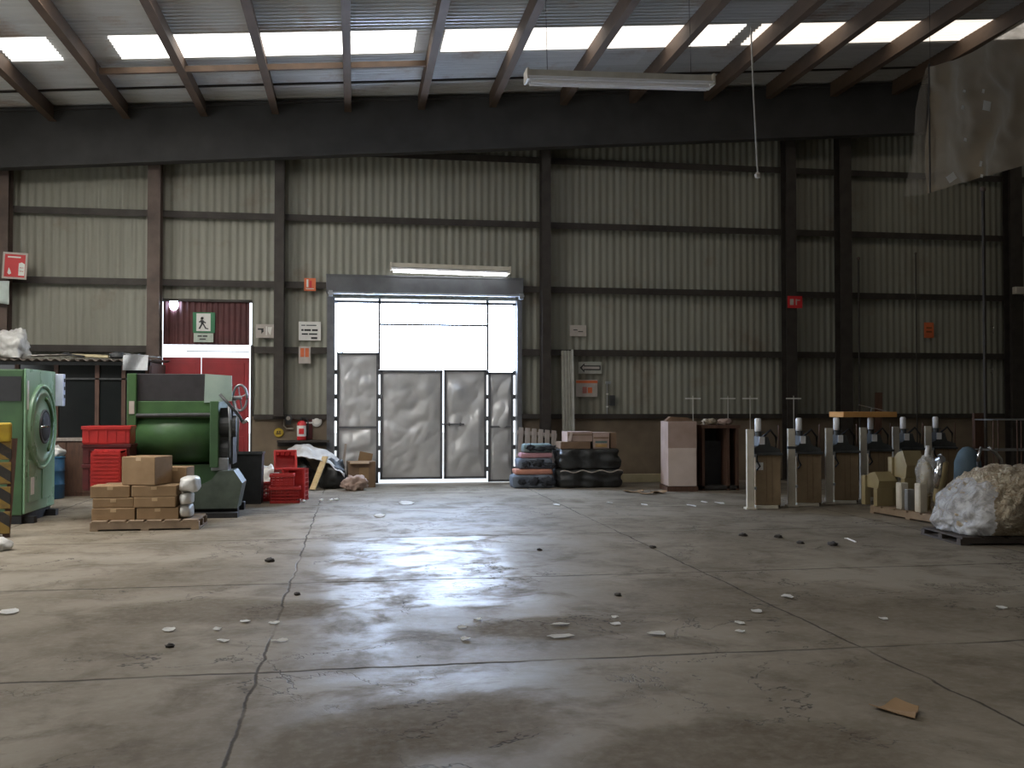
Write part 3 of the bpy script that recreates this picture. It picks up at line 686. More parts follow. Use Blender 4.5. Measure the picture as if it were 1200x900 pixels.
# hanging polythene
YP = 12.6
def sheet_fn(pts_top, pts_bot, ripple, seed):
    def lerp(pts, u):
        k = u * (len(pts) - 1); i = min(int(k), len(pts) - 2); f = k - i
        return tuple(pts[i][q] * (1 - f) + pts[i + 1][q] * f for q in (0, 1))
    T = [wp(a, b, YP) for a, b in pts_top]; B = [wp(a, b, YP) for a, b in pts_bot]
    def fn(u, v):
        a, b = lerp(T, u), lerp(B, u)
        x = a[0] * (1 - v) + b[0] * v; z = a[1] * (1 - v) + b[1] * v
        sag = -0.10 * math.sin(PI * v) * 0
        y = YP + ripple * (1.3 * math.sin(x * 9 + 3 * noise.noise(Vector((x * 1.5, z * 1.5, seed)))) * (0.3 + 0.7 * v) + 1.6 * noise.noise(Vector((x * 2.2, z * 1.1, seed + 3))) + 0.6 * noise.noise(Vector((x * 6, z * 5, seed))))
        return Vector((x, y, z + sag))
    return fn
hp = thing('hanging_polythene_sheet', 'dusty translucent plastic sheet hanging from the roof at the upper right', 'plastic sheet', (wp(1090, 76, YP)[0], YP, wp(1090, 76, YP)[1]))
inv = -hp.location
def shift(fn): return lambda u, v: fn(u, v) + inv
MB().grid(shift(sheet_fn([(1089, 77), (1115, 72), (1140, 61), (1165, 46), (1190, 28), (1220, 12), (1250, 5)], [(1089, 226), (1104, 222), (1118, 217), (1150, 208), (1180, 199), (1215, 190), (1250, 184)], 0.075, 1.0)), 90, 70).build('main_drape', POLY, hp, smooth=True, fix=False)
MB().grid(shift(sheet_fn([(1085, 80), (1089, 77)], [(1056, 232), (1089, 226)], 0.05, 8.0)), 14, 30).build('side_flap', FLAP, hp, smooth=True, fix=False)
x0, z0 = wp(1090, 226, YP)
MB().cyl(Vector((x0, YP, z0)) + inv, Vector((x0, YP, wp(1090, 75, YP)[1])) + inv, 0.012, seg=8).build('edge_rod', STEEL_DARK, hp)
MB().cyl((0, 0, -0.02), (0, 0, roof_z(x0) - hp.location.z - 0.02), 0.003, seg=6).build('hanging_wire', STEEL_DARK, hp)
xr, zr = wp(1250, 5, YP)
MB().cyl(Vector((xr, YP, zr - 0.05)) + inv, Vector((xr, YP, roof_z(xr) - 0.0)) + inv, 0.008, seg=8).build('hanging_wire', STEEL_DARK, hp)
for px, py, w, h, a in ((1146, 129, 10, 12, 0.15), (1105, 212, 12, 9, -0.6)):
    x, z = wp(px, py, YP); k = YP / F * 1.03
    MB().box(Vector((x, YP - 0.2, z)) + inv, (w * k, 0.004, h * k), Matrix.Rotation(a, 4, 'Y')).build('stuck_paper', PAPER_AND_LIGHT, hp)
for px, py, h in ((1118, 131, 5), (1142, 112, 5), (1139, 196, 7), (1140, 210, 4), (1120, 112, 3), (1121, 168, 4)):  # bright bits stand for light through holes in the sheet
    x, z = wp(px, py, YP); k = YP / F
    MB().box(Vector((x, YP - 0.2, z)) + inv, (3.2 * k, 0.004, h * k), Matrix.Rotation(0.2, 4, 'Y')).build('hole_light_patch', PAPER_AND_LIGHT, hp)

# ------------------------------------------------------------------ left: booth, washer, barrier, drum
YF = 18.5
bx0 = wp(-40, 500, YF)[0]; bx1 = wp(176, 500, YF)[0]
booth = thing('office_booth', 'low booth with dark glazing and brown board base along the end wall', 'booth', (bx0, YF, 0))
W_ = bx1 - bx0; D_ = YW - 0.2 - YF - 0.2; zs = wp(110, 514, YF)[1]; zt = wp(110, 424, YF)[1]
mb = MB(); mb.bb(0, W_, 0, 0.06, 0, zs - 0.03)
for i in range(int(W_ / 0.42)): mb.bb(i * 0.42 + 0.01, i * 0.42 + 0.40, -0.015, 0.0, 0.06, zs - 0.06, 0.004)
mb.build('base_boards', WOOD_BROWN, booth)
mb = MB(); mb.bb(0, 0.05, 0.06, D_, 0, zt); mb.bb(W_ - 0.05, W_, 0.06, D_, 0, zt); mb.bb(0.05, W_ - 0.05, D_ - 0.03, D_, 0, zt); mb.build('side_panel', WOOD_BROWN, booth)
xs = [wp(px, 470, YF)[0] - bx0 for px in (-30, 20, 66, 114, 145, 173)]
for x in xs: MB().bb(x - 0.035, x + 0.035, -0.03, 0.06, zs, zt).build('window_post', M('reddish_post', (0.11, 0.055, 0.036), None, 0.6) if x == xs[0] else bpy.data.materials['reddish_post'], booth)
MB().bb(0, W_, -0.04, 0.07, zs - 0.04, zs + 0.02).build('sill', WOOD_GREY, booth)
mb = MB(); mb.bb(0, W_, -0.035, 0.06, zt - 0.06, zt); mb.bb(0, W_, -0.03, 0.05, zt - 0.32, zt - 0.29); mb.build('top_rail', DARKGREY, booth)
for a, b in zip(xs, xs[1:]): MB().bb(a + 0.035, b - 0.035, 0.01, 0.02, zs + 0.02, zt - 0.06).build('window_glass', GLASS, booth)
mb = MB()
def rf(u, v):
    x = -0.1 + (W_ + 0.2) * u; return Vector((x, -0.28 + (D_ + 0.25) * v, zt + 0.02 + 0.05 * v + 0.02 * math.sin(x * 2 * PI / 0.15)))
mb.grid(rf, 160, 4, 0.004); mb.build('roof_sheet', M('weathered_booth_roof', (0.2, 0.17, 0.14), (0.1, 0.08, 0.065), 0.6, 0, 6), booth, smooth=True)
zr_ = zt + 0.06
def on_roof(px, dy): return wp(px, 420, YF + dy)[0], YF + dy
x, y = on_roof(15, 0.15)
tag(MB().blob((0, 0, 0.2), (0.3, 0.26, 0.30), 0.5, 1.6, 3, 4, floor=0).build('white_bag', BAG, loc=(x, y, zr_), smooth=True), 'crumpled white plastic bag on the left end of the booth roof', 'bag')
x, y = on_roof(60, 0.1)
tag(MB().grid(lambda u, v: Vector((-0.34 + 0.66 * u, -0.2 + 0.4 * v, 0.03 + 0.05 * abs(noise.noise(Vector((u * 5, v * 4, 1)))) + 0.03 * u)), 14, 8, 0.004).build('crumpled_sheet', TARP, loc=(x, y, zr_), smooth=True), 'flat crumpled grey white sheet on the booth roof beside the white bag', 'sheet')
x, y = on_roof(108, 0.2)
tag(MB().box((0, 0, 0.05), (0.62, 0.3, 0.05), Matrix.Rotation(0.03, 4, 'Y'), 0.005).build('yellow_board', PALEYELLOW, loc=(x, y, zr_)), 'pale yellow board lying on the middle of the booth roof', 'board')
x, y = on_roof(86, -0.02)
tag(MB().box((0, 0, 0.055), (0.36, 0.12, 0.03), Matrix.Rotation(0.12, 4, 'Y')).box((-0.14, 0.05, 0.08), (0.1, 0.1, 0.05), 0.4, 0.01).build('dark_scrap', BLACK, loc=(x, y, zr_)), 'dark metal scrap at the edge of the booth roof', 'scrap')
x, y = on_roof(137, 0.06)
tag(MB().blob((0, 0, 0.06), (0.12, 0.1, 0.07), 0.4, 2, 5, 3, floor=0).build('dark_rag', DARKGREY, loc=(x, y, zr_), smooth=True), 'small dark rag on the right part of the booth roof', 'rag')
x, _ = wp(158, 428, YF - 0.35)
tag(MB().grid(lambda u, v: Vector((-0.2 + 0.42 * u, -0.02 * math.sin(6 * u + 2 * v) - 0.03 * v, -0.27 * v + 0.02)), 10, 8, 0.004).grid(lambda u, v: Vector((-0.22 + 0.62 * u, 0.0 + 0.35 * v, 0.03 + 0.06 * abs(noise.noise(Vector((u * 6, v * 4, 8)))) - 0.05 * u)), 14, 8, 0.004).build('metal_flashing', STEELGREY, loc=(x, YF - 0.32, zr_ + 0.03)), 'bent grey metal flashing hanging over the right end of the booth roof', 'metal sheet')

# light green washer, its door facing along the hall
wy0, wy1 = 14.2, 15.55; wx = -0.312 * wy0; WH = wp(45, 434, 14.6)[1]
ws = thing('industrial_dryer', 'tall light green industrial dryer with a large round door on its side', 'machine', (wx, wy0, 0))
WL = wy1 - wy0
MB().bb(-1.25, 0, 0, WL, 0.12, WH, 0.015).build('body', GREEN_D, ws)
MB().bb(0, 0.03, 0.01, WL - 0.01, 0.14, WH + 0.01, 0.008).build('front_panel', GREEN_L, ws)
x0 = wp(3, 458, wy0)[0] - wx; x1 = wp(25, 458, wy0)[0] - wx
MB().bb(-0.9, x1, -0.012, 0.0, wp(14, 470, wy0)[1], wp(14, 441, wy0)[1]).build('side_opening', BLACK, ws)
cz = wp(45, 500, 14.8)[1]; cy = WL * 0.5
RX = lambda z=0: Matrix.Translation((0.03, cy, cz)) @ Matrix.Rotation(PI / 2, 4, 'Y')
MB().lathe([(0.60, 0), (0.60, 0.035), (0.59, 0.045), (0.56, 0.045), (0.55, 0.03), (0.55, 0.0)], 48, RX()).build('door_ring', GREEN_L, ws, smooth=True)
dr = MB().lathe([(0.545, 0.0), (0.54, 0.022), (0.50, 0.04), (0.47, 0.045), (0.45, 0.03), (0.33, 0.025), (0.27, 0.045), (0.20, 0.05), (0, 0.05)], 48, RX()).build('round_door', GREEN_L, ws, smooth=True)
MB().lathe([(0.21, 0.045), (0.21, 0.06), (0.18, 0.07), (0, 0.072)], 36, RX()).build('door_window', BLACK, dr, smooth=True)
MB().lathe([(0.245, 0.04), (0.245, 0.062), (0.212, 0.066), (0.212, 0.04)], 36, RX()).build('window_rim', DARKGREY, dr, smooth=True)
MB().tube([(0.09, cy - 0.08, cz), (0.17, cy - 0.14, cz), (0.19, cy - 0.34, cz + 0.01), (0.15, cy - 0.42, cz)], 0.016, 8).build('handle', CHROME, dr, smooth=True)
arc = [(0.062, cy + 0.40 * math.cos(a), cz + 0.40 * math.sin(a)) for a in [math.radians(-60 + 10 * k) for k in range(15)]]
MB().tube(arc, 0.03, 8).build('door_groove', GREEN_M, dr, smooth=True)
MB().bb(0.03, 0.036, 0.06, 0.12, WH - 0.55, WH - 0.15).build('nameplate', SIGNWHITE, ws)
cp = MB().bb(0.02, 0.14, WL - 0.02, WL + 0.10, WH - 0.50, WH - 0.02, 0.01).build('control_panel', M('pale_blue_panel', (0.65, 0.70, 0.85), (0.55, 0.6, 0.75), 0.3), ws)
for k in range(3): MB().bb(0.139, 0.148, WL + 0.02, WL + 0.06, WH - 0.14 - 0.12 * k, WH - 0.09 - 0.12 * k).build('button', BLACK, cp)
for a, b in ((0.12, 0.62), (0.72, 1.2)):
    p = MB().bb(0.03, 0.045, a, b, 0.28, 0.86, 0.006).build('access_panel', GREEN_L, ws)
MB().bb(0.045, 0.05, 0.2, 0.34, 0.38, 0.62).build('data_plate', SIGNWHITE, ws)
MB().bb(0.045, 0.05, 0.8, 0.86, 0.74, 0.8).build('data_plate', SIGNWHITE, ws)
mb = MB(); mb.bb(-1.2, -0.02, 0.04, WL - 0.04, 0.0, 0.12); mb.bb(-1.2, 0.12, 0.10, 0.24, 0, 0.09); mb.bb(-1.2, 0.12, WL - 0.26, WL - 0.12, 0, 0.09); mb.build('base', BLACK, ws)

# striped barrier at the left edge
x, y = gp(4, 630)
br = thing('striped_barrier', 'black and yellow striped barrier board at the left edge of the hall', 'barrier', (x, y, 0), math.radians(14))
mb = MB(); zt_ = wp(8, 515, y)[1]
for k in range(4):
    z0 = 0.04 + k * zt_ / 4; mb.box((-0.42, 0.05 * k, z0 + zt_ / 8 - 0.01), (0.98, 0.05, zt_ / 4 - 0.03), Matrix.Rotation(-0.16, 4, 'X'), 0.006)
mb.build('striped_boards', STRIPE, br)
for xx in (0.03, -0.85): MB().prism([(-0.04 + xx, 0), (0.04 + xx, 0), (0.10 + xx, zt_ + 0.02), (0.03 + xx, zt_ + 0.02)], -0.02, 0.02, Matrix.Rotation(-0.16, 4, 'X')).build('frame_post', WOOD_BROWN, br)
MB().bb(-0.5, 0.06, 0.1, 0.34, zt_ - 0.03, zt_ + 0.2, 0.02).build('yellow_cap', YELLOW, br)
x, y = gp(-2, 645)
tag(MB().blob((0, 0, 0.05), (0.14, 0.12, 0.09), 0.3, 1.8, 9, 3, floor=0).build('white_bundle', BAG, loc=(x, y, 0), smooth=True), 'small white bundle on the floor below the striped barrier', 'bundle')

# blue drum
y = 18.1
x = wp(60, 540, y)[0]
dm = thing('blue_drum', 'blue plastic drum standing behind the light green dryer', 'drum', (x, y, 0))
hd = wp(66, 536, y)[1]
MB().lathe([(0, 0), (0.20, 0), (0.215, 0.02), (0.215, hd * 0.33), (0.225, hd * 0.35), (0.215, hd * 0.37), (0.215, hd * 0.66), (0.225, hd * 0.68), (0.215, hd * 0.7), (0.215, hd), (0.19, hd), (0.19, hd - 0.05), (0, hd - 0.05)], 32).build('body', BLUE, dm, smooth=True)
MB().lathe([(0.19, hd), (0.225, hd), (0.225, hd + 0.02), (0.19, hd + 0.02)], 32).build('rim', M('drum_rim_blue', (0.05, 0.2, 0.34), None, 0.4), dm)
tag(MB().blob((0, 0, 0.08), (0.18, 0.17, 0.15), 0.5, 2.0, 12, 4, floor=-0.02).build('white_bag', BAG, loc=(x + 0.02, y, hd - 0.02), smooth=True), 'knotted white plastic bag sticking out of the blue drum', 'bag')

# ------------------------------------------------------------------ red crates, boxes on pallet
def crate_mesh(w, d, h, mb=None, rows=4):
    mb = mb or MB(); t = 0.018
    mb.bb(-w / 2, w / 2, -d / 2, d / 2, 0, t)
    for k in range(9): mb.bb(-w / 2 + 0.02, w / 2 - 0.02, -d / 2 + d * (k + 0.5) / 9 - 0.012, -d / 2 + d * (k + 0.5) / 9 + 0.012, -0.008, 0)
    for s in (-1, 1):
        for k in range(rows + 1):
            z = t + (h - t - 0.03) * k / rows; hh = 0.028 if k in (0, rows) else 0.02
            mb.bb(-w / 2, w / 2, s * d / 2 - t / 2, s * d / 2 + t / 2, z, z + hh)
            mb.bb(s * w / 2 - t / 2, s * w / 2 + t / 2, -d / 2, d / 2, z, z + hh)
        n = int(w / 0.07)
        for k in range(n + 1):
            xx = -w / 2 + w * k / n; mb.bb(xx - 0.009, xx + 0.009, s * d / 2 - t / 2, s * d / 2 + t / 2, 0, h)
        n = int(d / 0.07)
        for k in range(n + 1):
            yy = -d / 2 + d * k / n; mb.bb(s * w / 2 - t / 2, s * w / 2 + t / 2, yy - 0.009, yy + 0.009, 0, h)
    return mb
def crate(label, x, y, z, w, d, h, rot, mat, solid=False, group='red plastic crates'):
    t = thing('plastic_crate', label, 'crate', (x, y, z), rot, group)
    if solid:
        mb = MB(); tt = 0.02
        mb.bb(-w / 2, w / 2, -d / 2, d / 2, 0, tt)
        for s in (-1, 1):
            mb.bb(-w / 2, w / 2, s * d / 2 - tt / 2, s * d / 2 + tt / 2, tt, h); mb.bb(s * w / 2 - tt / 2, s * w / 2 + tt / 2, -d / 2, d / 2, tt, h)
            for k in range(5):
                xx = -w / 2 + w * (k + 0.5) / 5; mb.bb(xx - 0.012, xx + 0.012, s * (d / 2 + 0.016), s * (d / 2 - 0.0), 0.02, h - 0.06)
        mb.build('body', mat, t)
    else: crate_mesh(w, d, h).build('body', mat, t)
    mb = MB()
    for s in (-1, 1):
        mb.bb(-w / 2 - 0.022, w / 2 + 0.022, s * (d / 2 + 0.012) - 0.012, s * (d / 2 + 0.012) + 0.012, h - 0.045, h, 0.004)
        mb.bb(s * (w / 2 + 0.012) - 0.012, s * (w / 2 + 0.012) + 0.012, -d / 2, d / 2, h - 0.045, h, 0.004)
    mb.build('rim', mat, t)
    return t
YC = 14.45
xc = wp(128, 540, YC)[0]; k = YC / F
zt1 = wp(128, 499, YC)[1]; zt2 = wp(128, 520, YC)[1]; zt3 = wp(128, 571, YC)[1]
crate('red crate at the bottom of the stack behind the cardboard boxes', xc + 0.10, YC + 0.08, 0, 0.50, 0.38, zt3 - 0.03, 0, RED, True)
crate('dark red crate in the middle of the stack behind the cardboard boxes', xc, YC + 0.05, zt3 - 0.03, 0.60, 0.42, 0.36, 0, RED_D, True)
z2 = zt3 + 0.33
crate('dark red crate second from the top of the stack behind the boxes', xc + 0.0, YC + 0.05, z2, 0.60, 0.42, zt2 - z2, 0, RED_D, True)
crate('bright red crate on top of the stack behind the cardboard boxes', xc - 0.01, YC + 0.04, zt2, 0.60, 0.44, zt1 - zt2, 0.05, RED, True)
# crate stood on end in front of the stack, on two more behind the boxes
yf = YC - 0.40
z0 = wp(125, 570, yf)[1]
xq = wp(125, 540, yf)[0]
crate('red crate behind the cardboard boxes carrying the crate stood on end', xq + 0.12, yf + 0.06, 0, 0.40, 0.2, z0, 0.0, RED, True)
t = crate('red crate stood on its end in front of the taller crate stack', xq, yf - 0.05, z0 + 0.235, 0.38, 0.47, 0.28, 0, RED, False)
t.rotation_euler = (-PI / 2, 0, 0)

PYF = gp(160, 622)[1]
def pallet(name, label, x, y, z, w, d, mat, rz=0, hh=0.13, nb=6):
    t = thing(name, label, 'pallet', (x, y, z), rz, 'wooden pallets')
    for k in range(nb):
        xx = -w / 2 + w * (k + 0.5) / nb
        MB().bb(xx - w / nb * 0.42, xx + w / nb * 0.42, -d / 2, d / 2, hh - 0.022, hh, 0.002).build('deck_board', mat, t)
    for s in (-1, 0, 1): MB().bb(-w / 2, w / 2, s * (d / 2 - 0.05) - 0.045, s * (d / 2 - 0.05) + 0.045, 0.022, hh - 0.022).build('stringer', mat, t)
    for s in (-1, 0, 1): MB().bb(s * (w / 2 - 0.05) - 0.05, s * (w / 2 - 0.05) + 0.05, -d / 2, d / 2, 0, 0.022).build('bottom_board', mat, t)
    return t
xp0 = wp(105, 620, PYF)[0]; xp1 = wp(233, 620, PYF)[0]
pallet('wooden_pallet', 'wooden pallet carrying the stack of brown cardboard boxes', (xp0 + xp1) / 2, PYF + 0.375, 0, xp1 - xp0, 0.75, WOOD)
def carton(label, px0, px1, py0, py1, Y, d=0.42, rz=0.0, mat=CARD, z=None, extra=None):
    x0, x1 = wp(px0, py1, Y)[0], wp(px1, py1, Y)[0]; z0 = wp(px0, py1, Y)[1] if z is None else z
    w = x1 - x0; h = wp(px0, py0, Y)[1] - wp(px0, py1, Y)[1]
    t = thing('cardboard_box', label, 'box', ((x0 + x1) / 2, Y + d / 2, z0), rz, 'brown cardboard boxes')
    MB().bb(-w / 2, w / 2, -d / 2, d / 2, 0, h, 0.008).build('carton', mat, t)
    mb = MB(); mb.bb(-w / 2, w / 2, -0.03, 0.03, h, h + 0.002); mb.bb(-0.03, 0.03, -d / 2 - 0.002, -d / 2, h * 0.7, h) if False else None
    mb.build('tape', TAPE, t)
    mb = MB()
    for s in (-1, 1): mb.bb(-w / 2 + 0.01, w / 2 - 0.01, s * 0.004 - 0.0015, s * 0.004 + 0.0015, h, h + 0.004)
    mb.build('flap_edge', CARD_D, t)
    return t, z0 + h, w
YB_ = PYF + 0.1
zP = 0.13
def zpx(py): return wp(160, py, YB_)[1]
h3 = (zpx(569) - zP) / 3
row = [(zP, 0.0), (zP + h3, 0.0), (zP + 2 * h3, 0.0)]
def box_at(label, px0, px1, z, h, dy=0.0, d=0.45, rz=0.0, mat=CARD):
    Y = YB_ + dy; x0, x1 = wp(px0, 600, Y)[0], wp(px1, 600, Y)[0]; w = x1 - x0
    t = thing('cardboard_box', label, 'box', ((x0 + x1) / 2, Y + d / 2, z), rz, 'brown cardboard boxes')
    MB().bb(-w / 2, w / 2, -d / 2, d / 2, 0, h, 0.008).build('carton', mat, t)
    MB().bb(-w / 2 + 0.005, w / 2 - 0.005, -0.03, 0.03, h, h + 0.002).build('tape', TAPE, t)
    MB().bb(-0.035, 0.035, -d / 2 - 0.002, -d / 2, h - 0.05, h - 0.008).build('tape_end', TAPE, t)
    MB().bb(-w / 2 + 0.01, w / 2 - 0.01, -0.002, 0.002, h + 0.001, h + 0.004).build('flap_seam', CARD_D, t)
    return t
g = 0.006
box_at('lowest cardboard box at the left of the pallet stack', 107, 158, zP, h3 + 0.01 - g, 0, 0.42)
box_at('lowest cardboard box at the right of the pallet stack', 160, 209, zP, h3 + 0.01 - g, 0, 0.42)
box_at('middle cardboard box in the left column of the pallet stack', 108, 156, zP + h3 + 0.01, h3 - 0.02 - g, 0.02, 0.40, 0.02)
box_at('middle cardboard box in the right column of the pallet stack', 157, 206, zP + h3 + 0.01, h3 - 0.01 - g, -0.01, 0.42, -0.03)
box_at('upper cardboard box in the left column of the pallet stack', 105, 151, zP + 2 * h3 - 0.01, h3 + 0.01 - g, 0.03, 0.40, 0.03)
box_at('upper torn-taped cardboard box under the big carton, right column', 154, 207, zP + 2 * h3, h3 - g, 0.0, 0.40, -0.03)
box_at('dull cardboard box at the back of the pallet stack', 122, 208, zP, 3 * h3 - g, 0.425, 0.23, 0, CARD_D)
ztop = zP + 3 * h3
hb = wp(168, 534, YB_)[1] - ztop
box_at('large cube-shaped cardboard box on top of the pallet stack', 146, 190, ztop + 0.002, hb - 0.02, 0.03, 0.46, math.radians(-18))
box_at('smaller cardboard box behind the large one on top of the pallet stack', 193, 221, ztop, (wp(205, 549, YB_)[1] - ztop) - 0.01, 0.44, 0.34, -0.15)
# white wrapped packs at the right side of the stack
xw = wp(212, 600, YB_)[0]
for i, (z, r, s, lb) in enumerate(((zP + 0.085, (0.075, 0.2, 0.085), 1, 'white plastic wrapped pack at the bottom right of the box stack'), (zP + 0.255, (0.08, 0.2, 0.085), 4, 'white plastic wrapped pack in the middle right of the box stack'), (zP + 0.44, (0.12, 0.22, 0.10), 7, 'white plastic wrapped pack at the top right of the box stack'))):
    tag(MB().blob((0, 0, 0), r, 0.18, 1.1, s, 3, power=0.55).build('wrapped_pack', BAG, loc=(xw + 0.04 + (0.05 if i == 2 else 0), YB_ + 0.22, z), smooth=True), lb, 'pack', 'white wrapped packs')

# ------------------------------------------------------------------ the green barrel washer
YM = 14.9
mx0 = wp(149, 520, YM)[0]; sc = YM / F
def mx(px): return wp(px, 520, YM)[0] - mx0
def mz(py): return wp(200, py, YM)[1]
gm = thing('barrel_washing_machine', 'large green barrel washing machine with dark hood behind the cardboard boxes', 'machine', (mx0, YM, 0))
MB().bb(0, mx(160), -0.05, 1.1, 0.10, mz(438), 0.01).build('left_frame', GREEN_M, gm)
cyz = (mz(480) + mz(546)) / 2; cr = (mz(480) - mz(546)) / 2
MB().lathe([(0, mx(160)), (cr, mx(160)), (cr, mx(248)), (0, mx(248))], 40, Matrix.Translation((0, 0.35, cyz)) @ Matrix.Rotation(PI / 2, 4, 'Y')).build('barrel', GREEN_M, gm, smooth=False)
bpy.data.objects['barrel'].data.polygons.foreach_set('use_smooth', [True] * len(bpy.data.objects['barrel'].data.polygons))
MB().bb(mx(160), mx(252), 0.0, 1.05, mz(490), mz(470), 0.01).build('upper_housing', GREEN_M, gm)
MB().bb(mx(160), mx(243), -0.03, 0.0, mz(488), mz(485)).cyl((mx(160), -0.03, mz(487)), (mx(247), -0.03, mz(486)), 0.03, seg=10).build('door_rail', DARKGREY, gm)
MB().bb(mx(160), mx(240), 0.02, 1.0, mz(470), mz(438), 0.008).build('hood', M('dark_hood', (0.045, 0.042, 0.045), (0.03, 0.028, 0.03), 0.4), gm)
MB().prism([(mx(239), mz(472)), (mx(272), mz(470)), (mx(271), mz(440)), (mx(240), mz(438))], -0.02, 0.02).build('side_sheet', PALEGREEN, gm)
ep = MB().bb(mx(247), mx(257), -0.12, 1.0, mz(548), mz(470), 0.01).build('end_plate', GREEN_D, gm)
MB().bb(mx(160), mx(256), 0.1, 1.05, 0.12, mz(545), 0.01).build('lower_housing', GREEN_D, gm)
MB().prism([(mx(215), 0.12), (mx(280), 0.12), (mx(286), mz(566)), (mx(276), mz(551)), (mx(258), mz(552)), (mx(250), mz(562)), (mx(222), mz(575))], -0.2, 0.35).build('pedestal', GREYGREEN, gm)
MB().bb(mx(248), mx(268), -0.05, 0.3, mz(552), mz(537), 0.01).build('bearing_block', STEELGREY, gm)
mb = MB(); mb.cyl((mx(257), 0.15, mz(500)), (mx(276), 0.15, mz(500)), 0.16, seg=20); mb.cyl((mx(257), 0.2, mz(530)), (mx(270), 0.2, mz(530)), 0.19, seg=20); mb.bb(mx(257), mx(272), 0.1, 0.6, mz(545), mz(478)); mb.build('gearbox', DARKGREY, gm)
MB().tube([(mx(268), 0.02, mz(476)), (mx(270), 0.0, mz(500)), (mx(268), 0.02, mz(537))], 0.025, 8).tube([(mx(274), 0.05, mz(470)), (mx(279), 0.03, mz(490)), (mx(278), 0.05, mz(530))], 0.018, 8).build('steam_pipe', STEELGREY, gm, smooth=True)
ring = [(mx(280) + 0.10 * math.cos(a), 0.1, mz(466) + 0.19 * math.sin(a)) for a in [2 * PI * k / 28 for k in range(28)]]
hw = MB().tube(ring, 0.018, 8, closed=True).build('hand_wheel', STEELGREY, gm, smooth=True)
mb = MB()
for a in (0.3, 1.87, 3.44, 5.0): mb.cyl((mx(280), 0.1, mz(466)), (mx(280) + 0.10 * math.cos(a), 0.1, mz(466) + 0.19 * math.sin(a)), 0.01, seg=6)
mb.cyl((mx(270), 0.1, mz(466)), (mx(282), 0.1, mz(466)), 0.03, seg=12); mb.build('spokes', STEELGREY, hw)
MB().tube([(mx(258), -0.06, mz(462)), (mx(270), -0.09, mz(475)), (mx(281), -0.05, mz(488)), (mx(284), 0.0, mz(495))], 0.022, 8).build('lever', DARKGREY, gm, smooth=True)
MB().cyl((mx(284), 0.0, mz(495)), (mx(291), -0.02, mz(492)), 0.03, seg=12).build('valve', CHROME, gm)
MB().bb(mx(152), mx(158), -0.06, -0.048, mz(485), mz(470)).build('data_plate', SIGNPALE, gm)
mb = MB(); mb.bb(-0.05, mx(280), -0.12, 0.08, 0, 0.12, 0.01); mb.bb(-0.05, mx(280), 0.75, 0.95, 0, 0.12, 0.01); mb.bb(mx(190), mx(282), -0.35, -0.12, 0, 0.07); mb.build('skid_base', BLACK, gm)

# black bin
x, y = gp(288, 591)
w = wp(308, 560, y)[0] - wp(270, 560, y)[0]; h = wp(288, 531, y)[1]
bn = thing('black_bin', 'black open bin between the green machine and the red crates', 'bin', (x, y + 0.2, 0))
mb = MB()
mb.prism([(-w / 2 + 0.02, 0), (w / 2 - 0.02, 0), (w / 2, h), (-w / 2, h)], -0.2, -0.185); mb.prism([(-w / 2 + 0.02, 0), (w / 2 - 0.02, 0), (w / 2, h), (-w / 2, h)], 0.185, 0.2)
mb.prism([(-w / 2 + 0.02, 0), (-w / 2 + 0.04, 0), (-w / 2 + 0.02, h), (-w / 2, h)], -0.185, 0.185); mb.prism([(w / 2 - 0.04, 0), (w / 2 - 0.02, 0), (w / 2, h), (w / 2 - 0.02, h)], -0.185, 0.185)
mb.bb(-w / 2 + 0.03, w / 2 - 0.03, -0.185, 0.185, 0, 0.02); mb.build('body', BLACK, bn)
mb = MB()
for s in (-1, 1):
    mb.bb(-w / 2 - 0.015, w / 2 + 0.015, s * 0.205 - 0.012, s * 0.205 + 0.012, h - 0.02, h + 0.01); mb.bb(s * (w / 2 + 0.003) - 0.012, s * (w / 2 + 0.003) + 0.012, -0.2, 0.2, h - 0.02, h + 0.01)
mb.build('rim', DARKGREY, bn)

# ------------------------------------------------------------------ red crates by the door, heap, extinguisher
def cr_px(label, px0, px1, py0, py1, Y, d, rot, z=None):
    x0, x1 = wp(px0, py1, Y)[0], wp(px1, py1, Y)[0]
    zb = max(0, wp((px0 + px1) / 2, py1, Y)[1]) if z is None else z; h = wp((px0 + px1) / 2, py0, Y)[1] - zb
    return crate(label, (x0 + x1) / 2, Y + d / 2, zb, x1 - x0, d, h, rot, RED)
yk = gp(332, 590)[1]
hk = wp(332, 571, yk)[1]
cr_px('red slotted crate at the bottom front of the pile by the white tarp', 316, 350, 571, 590, yk, 0.36, 0.06, 0)
cr_px('red slotted crate on top of the front crate by the white tarp', 317, 343, 556, 571, yk, 0.34, 0.02, hk + 0.002)
cr_px('red slotted crate leaning behind, at the left of the crate pile', 308, 331, 566, 588, yk + 0.42, 0.30, 0.0, 0)
t = crate('red slotted crate stood upright at the right back of the crate pile', wp(349, 560, yk + 0.45)[0], yk + 0.72, 0.27, 0.34, 0.52, 0.3, 0, RED)
t.rotation_euler = (PI / 2, 0, -0.25)
t = crate('bright red crate tipped at the upper back of the crate pile', wp(331, 553, yk + 0.5)[0], yk + 0.95, 0.60, 0.34, 0.30, 0.26, 0, RED)
t.rotation_euler = (1.25, 0.0, 0.15)
x, y = gp(322, 580)
tag(MB().blob((0, 0, 0.25), (0.28, 0.2, 0.27), 0.4, 2, 21, 4, floor=0).build('white_bag', BAG, loc=(wp(313, 560, 17.9)[0], 17.95, 0), smooth=True), 'white plastic bag standing behind the red crate pile', 'bag')

